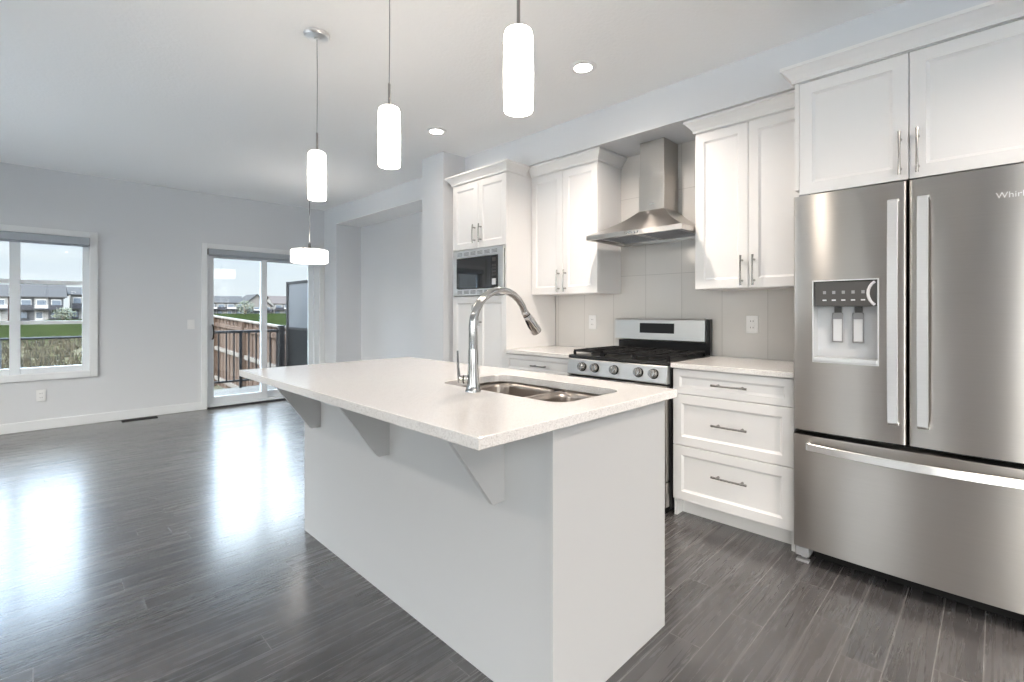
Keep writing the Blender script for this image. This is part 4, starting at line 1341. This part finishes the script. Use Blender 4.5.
fn = thing('wooden_fence', 'brown board fence with a pale rail running away beyond the deck', 'fence', (3.3, 14.0, -0.8))
m = MB()
fz = lambda y: 0.035 * min(y - 9.0, 6.0)
n = 80
for k in range(n):
    y = 9.15 + k * 0.14
    o = 0.012 if k % 2 else 0.0
    m.box(3.30 + o, 3.318 + o, y, y + 0.137, -0.80 + fz(y), 0.90 + fz(y))
m.build('board_panel', M['fence'], fn)
for zz, dx in ((0.20, 0.0), (-0.55, 0.0), (0.80, 0.0)):
    m = MB(); bm = m.bm
    yy = [9.12, 15.0, 20.35]
    R1 = [[bm.verts.new((x, y, zz - 0.07 + fz(y) + z)) for x, z in ((3.262, -0.045), (3.299, -0.045), (3.299, 0.045), (3.262, 0.045))] for y in yy]
    for A, B in zip(R1, R1[1:]):
        for i in range(4): bm.faces.new([A[i], A[(i + 1) % 4], B[(i + 1) % 4], B[i]])
    bm.faces.new(R1[0]); bm.faces.new(R1[-1])
    m.build('rail', M['fencerail'] if zz < 0.7 else M['fence'], fn)
m = MB(); bm = m.bm
R1 = [[bm.verts.new((x, y, 0.902 + fz(y) + z)) for x, z in ((3.25, 0), (3.36, 0), (3.36, 0.035), (3.25, 0.035))] for y in (9.12, 15.0, 20.35)]
for A, B in zip(R1, R1[1:]):
    for i in range(4): bm.faces.new([A[i], A[(i + 1) % 4], B[(i + 1) % 4], B[i]])
bm.faces.new(R1[0]); bm.faces.new(R1[-1])
m.build('cap_rail', M['fencerail'], fn)
for y in (9.2, 11.6, 14.0, 16.4, 18.8): MB().box(3.22, 3.31, y - 0.045, y + 0.045, -0.85 + fz(y), 0.90 + fz(y)).build('post', M['fence'], fn)

ch = thing('wire_fence', 'low black wire fence crossing the yard outside the window', 'fence', (-0.6, 8.87, -0.85))
MB().tube([(-2.6, 8.87, 0.868), (0.79, 8.87, 0.868)], 0.016, 10).build('top_rail', M['rail'], ch)
for x in (-2.55, -0.30, 0.775): MB().tube([(x, 8.87, -0.86), (x, 8.87, 0.868)], 0.02, 10).build('post', M['rail'], ch)
m = MB()
for k in range(9): m.tube([(-2.6, 8.87, -0.75 + k * 0.17), (0.79, 8.87, -0.75 + k * 0.17)], 0.0013, 5)
m.build('wires', M['rail'], ch)

# dry weeds near the house: one mass nobody could count
m = MB(); bm = m.bm
for k in range(2600):
    y = random.uniform(10, 46) ** 1.0
    x = random.uniform(-3.0, 6.5) * (y / 20)
    if x > 2.3 and y < 22: continue
    h = random.uniform(0.15, 0.55) * (0.5 + 0.5 * random.random()); g = ground_h(x, y)
    for q in range(4):
        a = random.uniform(0, 2 * PI); c, s = math.cos(a), math.sin(a)
        w = random.uniform(0.02, 0.06); ox, oy = random.uniform(-.15, .15), random.uniform(-.15, .15); l = random.uniform(-0.12, 0.12)
        bm.faces.new([bm.verts.new((x + ox - c * w, y + oy - s * w, g - 0.02)), bm.verts.new((x + ox + c * w, y + oy + s * w, g - 0.02)), bm.verts.new((x + ox + l, y + oy + l, g + h))])
wd = m.build('weeds', M['weed'])
wd['kind'] = 'stuff'; wd['label'] = 'dry tan weeds and grass over the yard beyond the window'; wd['category'] = 'weeds'


def shrub(x, y, r, h, label, z=None):
    g = ground_h(x, y) if z is None else z
    t = thing('shrub', label, 'shrub', (x, y, g))
    m = MB()
    for k in range(5):
        a = k * 2 * PI / 5
        m.tube([(x, y, g - 0.1), (x + math.cos(a) * r * 0.3, y + math.sin(a) * r * 0.3, g + h * 0.7)], [r * 0.06, r * 0.02], 6)
    m.build('stem', M['bark'], t)
    m = MB(); bm = m.bm
    for k in range(420):
        v = Vector((random.gauss(0, 1), random.gauss(0, 1), random.gauss(0, 1))).normalized() * (random.random() ** 0.4)
        p = Vector((x + v.x * r, y + v.y * r, g + h * 0.55 + v.z * h * 0.48))
        a = Vector((random.gauss(0, 1), random.gauss(0, 1), random.gauss(0, 1))).normalized(); b = a.orthogonal().normalized(); s = r * 0.11
        bm.faces.new([bm.verts.new(p - a * s), bm.verts.new(p + b * s * 0.6), bm.verts.new(p + a * s), bm.verts.new(p - b * s * 0.6)])
    m.build('foliage', M['leaf'], t)


shrub(4.3, 128, 1.9, 2.6, 'round yellow-green bush in front of the row houses seen through the window')
shrub(46.5, 163, 2.6, 4.6, 'loose yellow-green bush before the houses seen through the patio door', 0.0)

HM = {}
for nm, c in (('roof_dark', (0.024, 0.0235, 0.024)), ('roof_brown', (0.040, 0.034, 0.032)), ('siding_grey', (0.05, 0.051, 0.056)), ('siding_white', (0.12, 0.118, 0.115)), ('siding_dark', (0.02, 0.02, 0.024)), ('siding_taupe', (0.08, 0.075, 0.072)), ('glazing', (0.05, 0.06, 0.075)), ('house_trim', (0.20, 0.20, 0.20)), ('siding_red', (0.09, 0.045, 0.042))):
    HM[nm] = simple(nm, c, 0.95 if nm != 'glazing' else 0.15, spec=0.05 if nm != 'glazing' else 0.5)


def house(label, x0, x1, y, depth, zb, zeave, zridge, body, roof, bays=3, gable=False, belt=True, alt=None, name='row_house'):
    t = thing(name, label, 'house', ((x0 + x1) / 2, y + depth / 2, zb))
    MB().box(x0, x1, y, y + depth, zb - 1.0, zeave).build('wall', HM[body], t)
    o = 0.6
    if gable:
        xm = (x0 + x1) / 2
        m = MB().prism([(x0 - o, zeave - 0.15), (xm, zridge), (x1 + o, zeave - 0.15), (x1 + o, zeave + 0.15), (xm, zridge + 0.3), (x0 - o, zeave + 0.15)], 'y', y - o, y + depth + o)
        MB().prism([(x0, zeave), (x1, zeave), (xm, zridge)], 'y', y, y + depth).build('gable_wall', HM[body], t)
    else:
        yr = y + depth / 2
        m = MB().prism([(y - o, zeave - 0.1), (yr, zridge), (y + depth + o, zeave - 0.1), (y + depth + o, zeave + 0.1), (yr, zridge + 0.25), (y - o, zeave + 0.1)], 'x', x0 - o, x1 + o)
        MB().prism([(y, zeave), (y + depth, zeave), (yr, zridge)], 'x', x0, x1).build('gable_wall', HM[body], t)
    m.build('roof', HM[roof], t)
    hh = zeave - zb
    bw = (x1 - x0) / bays
    for k in range(bays):
        a = x0 + bw * k
        if alt and k % 2 == 1: MB().box(a + 0.1, a + bw - 0.1, y - 0.25, y, zb - 1.0, zeave - 0.1).build('bay', HM[alt], t)
        f = MB().box(a + bw * 0.16, a + bw * 0.84, y - 0.36, y, zb + hh * 0.58, zb + hh * 0.90).build('window', HM['house_trim'], t)
        MB().box(a + bw * 0.20, a + bw * 0.80, y - 0.40, y - 0.33, zb + hh * 0.62, zb + hh * 0.87).build('pane', HM['glazing'], f)
        f = MB().box(a + bw * 0.10, a + bw * 0.62, y - 0.34, y, zb - 0.1, zb + hh * 0.40).build('garage_door' if k % 2 == 0 else 'patio_door', HM['siding_dark'] if k % 2 == 0 else HM['house_trim'], t)
        MB().box(a + bw * 0.16, a + bw * 0.56, y - 0.38, y - 0.32, zb + hh * 0.10, zb + hh * 0.36).build('pane', HM['glazing'], f)
        if belt:
            b = MB().box(a + 0.15, a + bw - 0.15, y - 1.6, y - 0.26, zb + hh * 0.46, zb + hh * 0.52).build('balcony', HM['siding_dark'], t)
            MB().box(a + 0.15, a + bw - 0.15, y - 1.6, y - 1.52, zb + hh * 0.52, zb + hh * 0.66).build('balcony_rail', HM['house_trim'] if k % 2 else HM['siding_dark'], b)


house('grey row house under a dark roof, seen through the middle of the window', -2.2, 5.0, 150, 10, -0.8, 4.4, 7.2, 'siding_grey', 'roof_dark', 3, alt='siding_white')
house('reddish row house with a dark roof at the left edge of the window', -16.0, -3.7, 151, 10, -0.8, 4.4, 7.0, 'siding_red', 'roof_dark', 4, alt='siding_white')
house('white row house with balconies at the right of the window view', 6.5, 17.5, 156, 10, -0.8, 5.2, 7.0, 'siding_white', 'roof_dark', 5, alt='siding_taupe')
house('long white row house under a dark roof, seen left in the patio door', 44.0, 60.6, 214, 12, -0.3, 4.6, 7.2, 'siding_white', 'roof_dark', 5, alt='siding_grey')
house('grey gabled house behind the bush seen through the patio door', 62.0, 73.4, 222, 14, -0.3, 3.4, 8.3, 'siding_taupe', 'roof_dark', 3, gable=True, name='gabled_house')
house('pale house with a brown roof beside the privacy screen', 75.2, 94.0, 224, 12, -0.3, 4.6, 8.0, 'siding_white', 'roof_brown', 5, alt='siding_grey')

for o in bpy.data.objects:
    if '_base' in o: del o['_base']
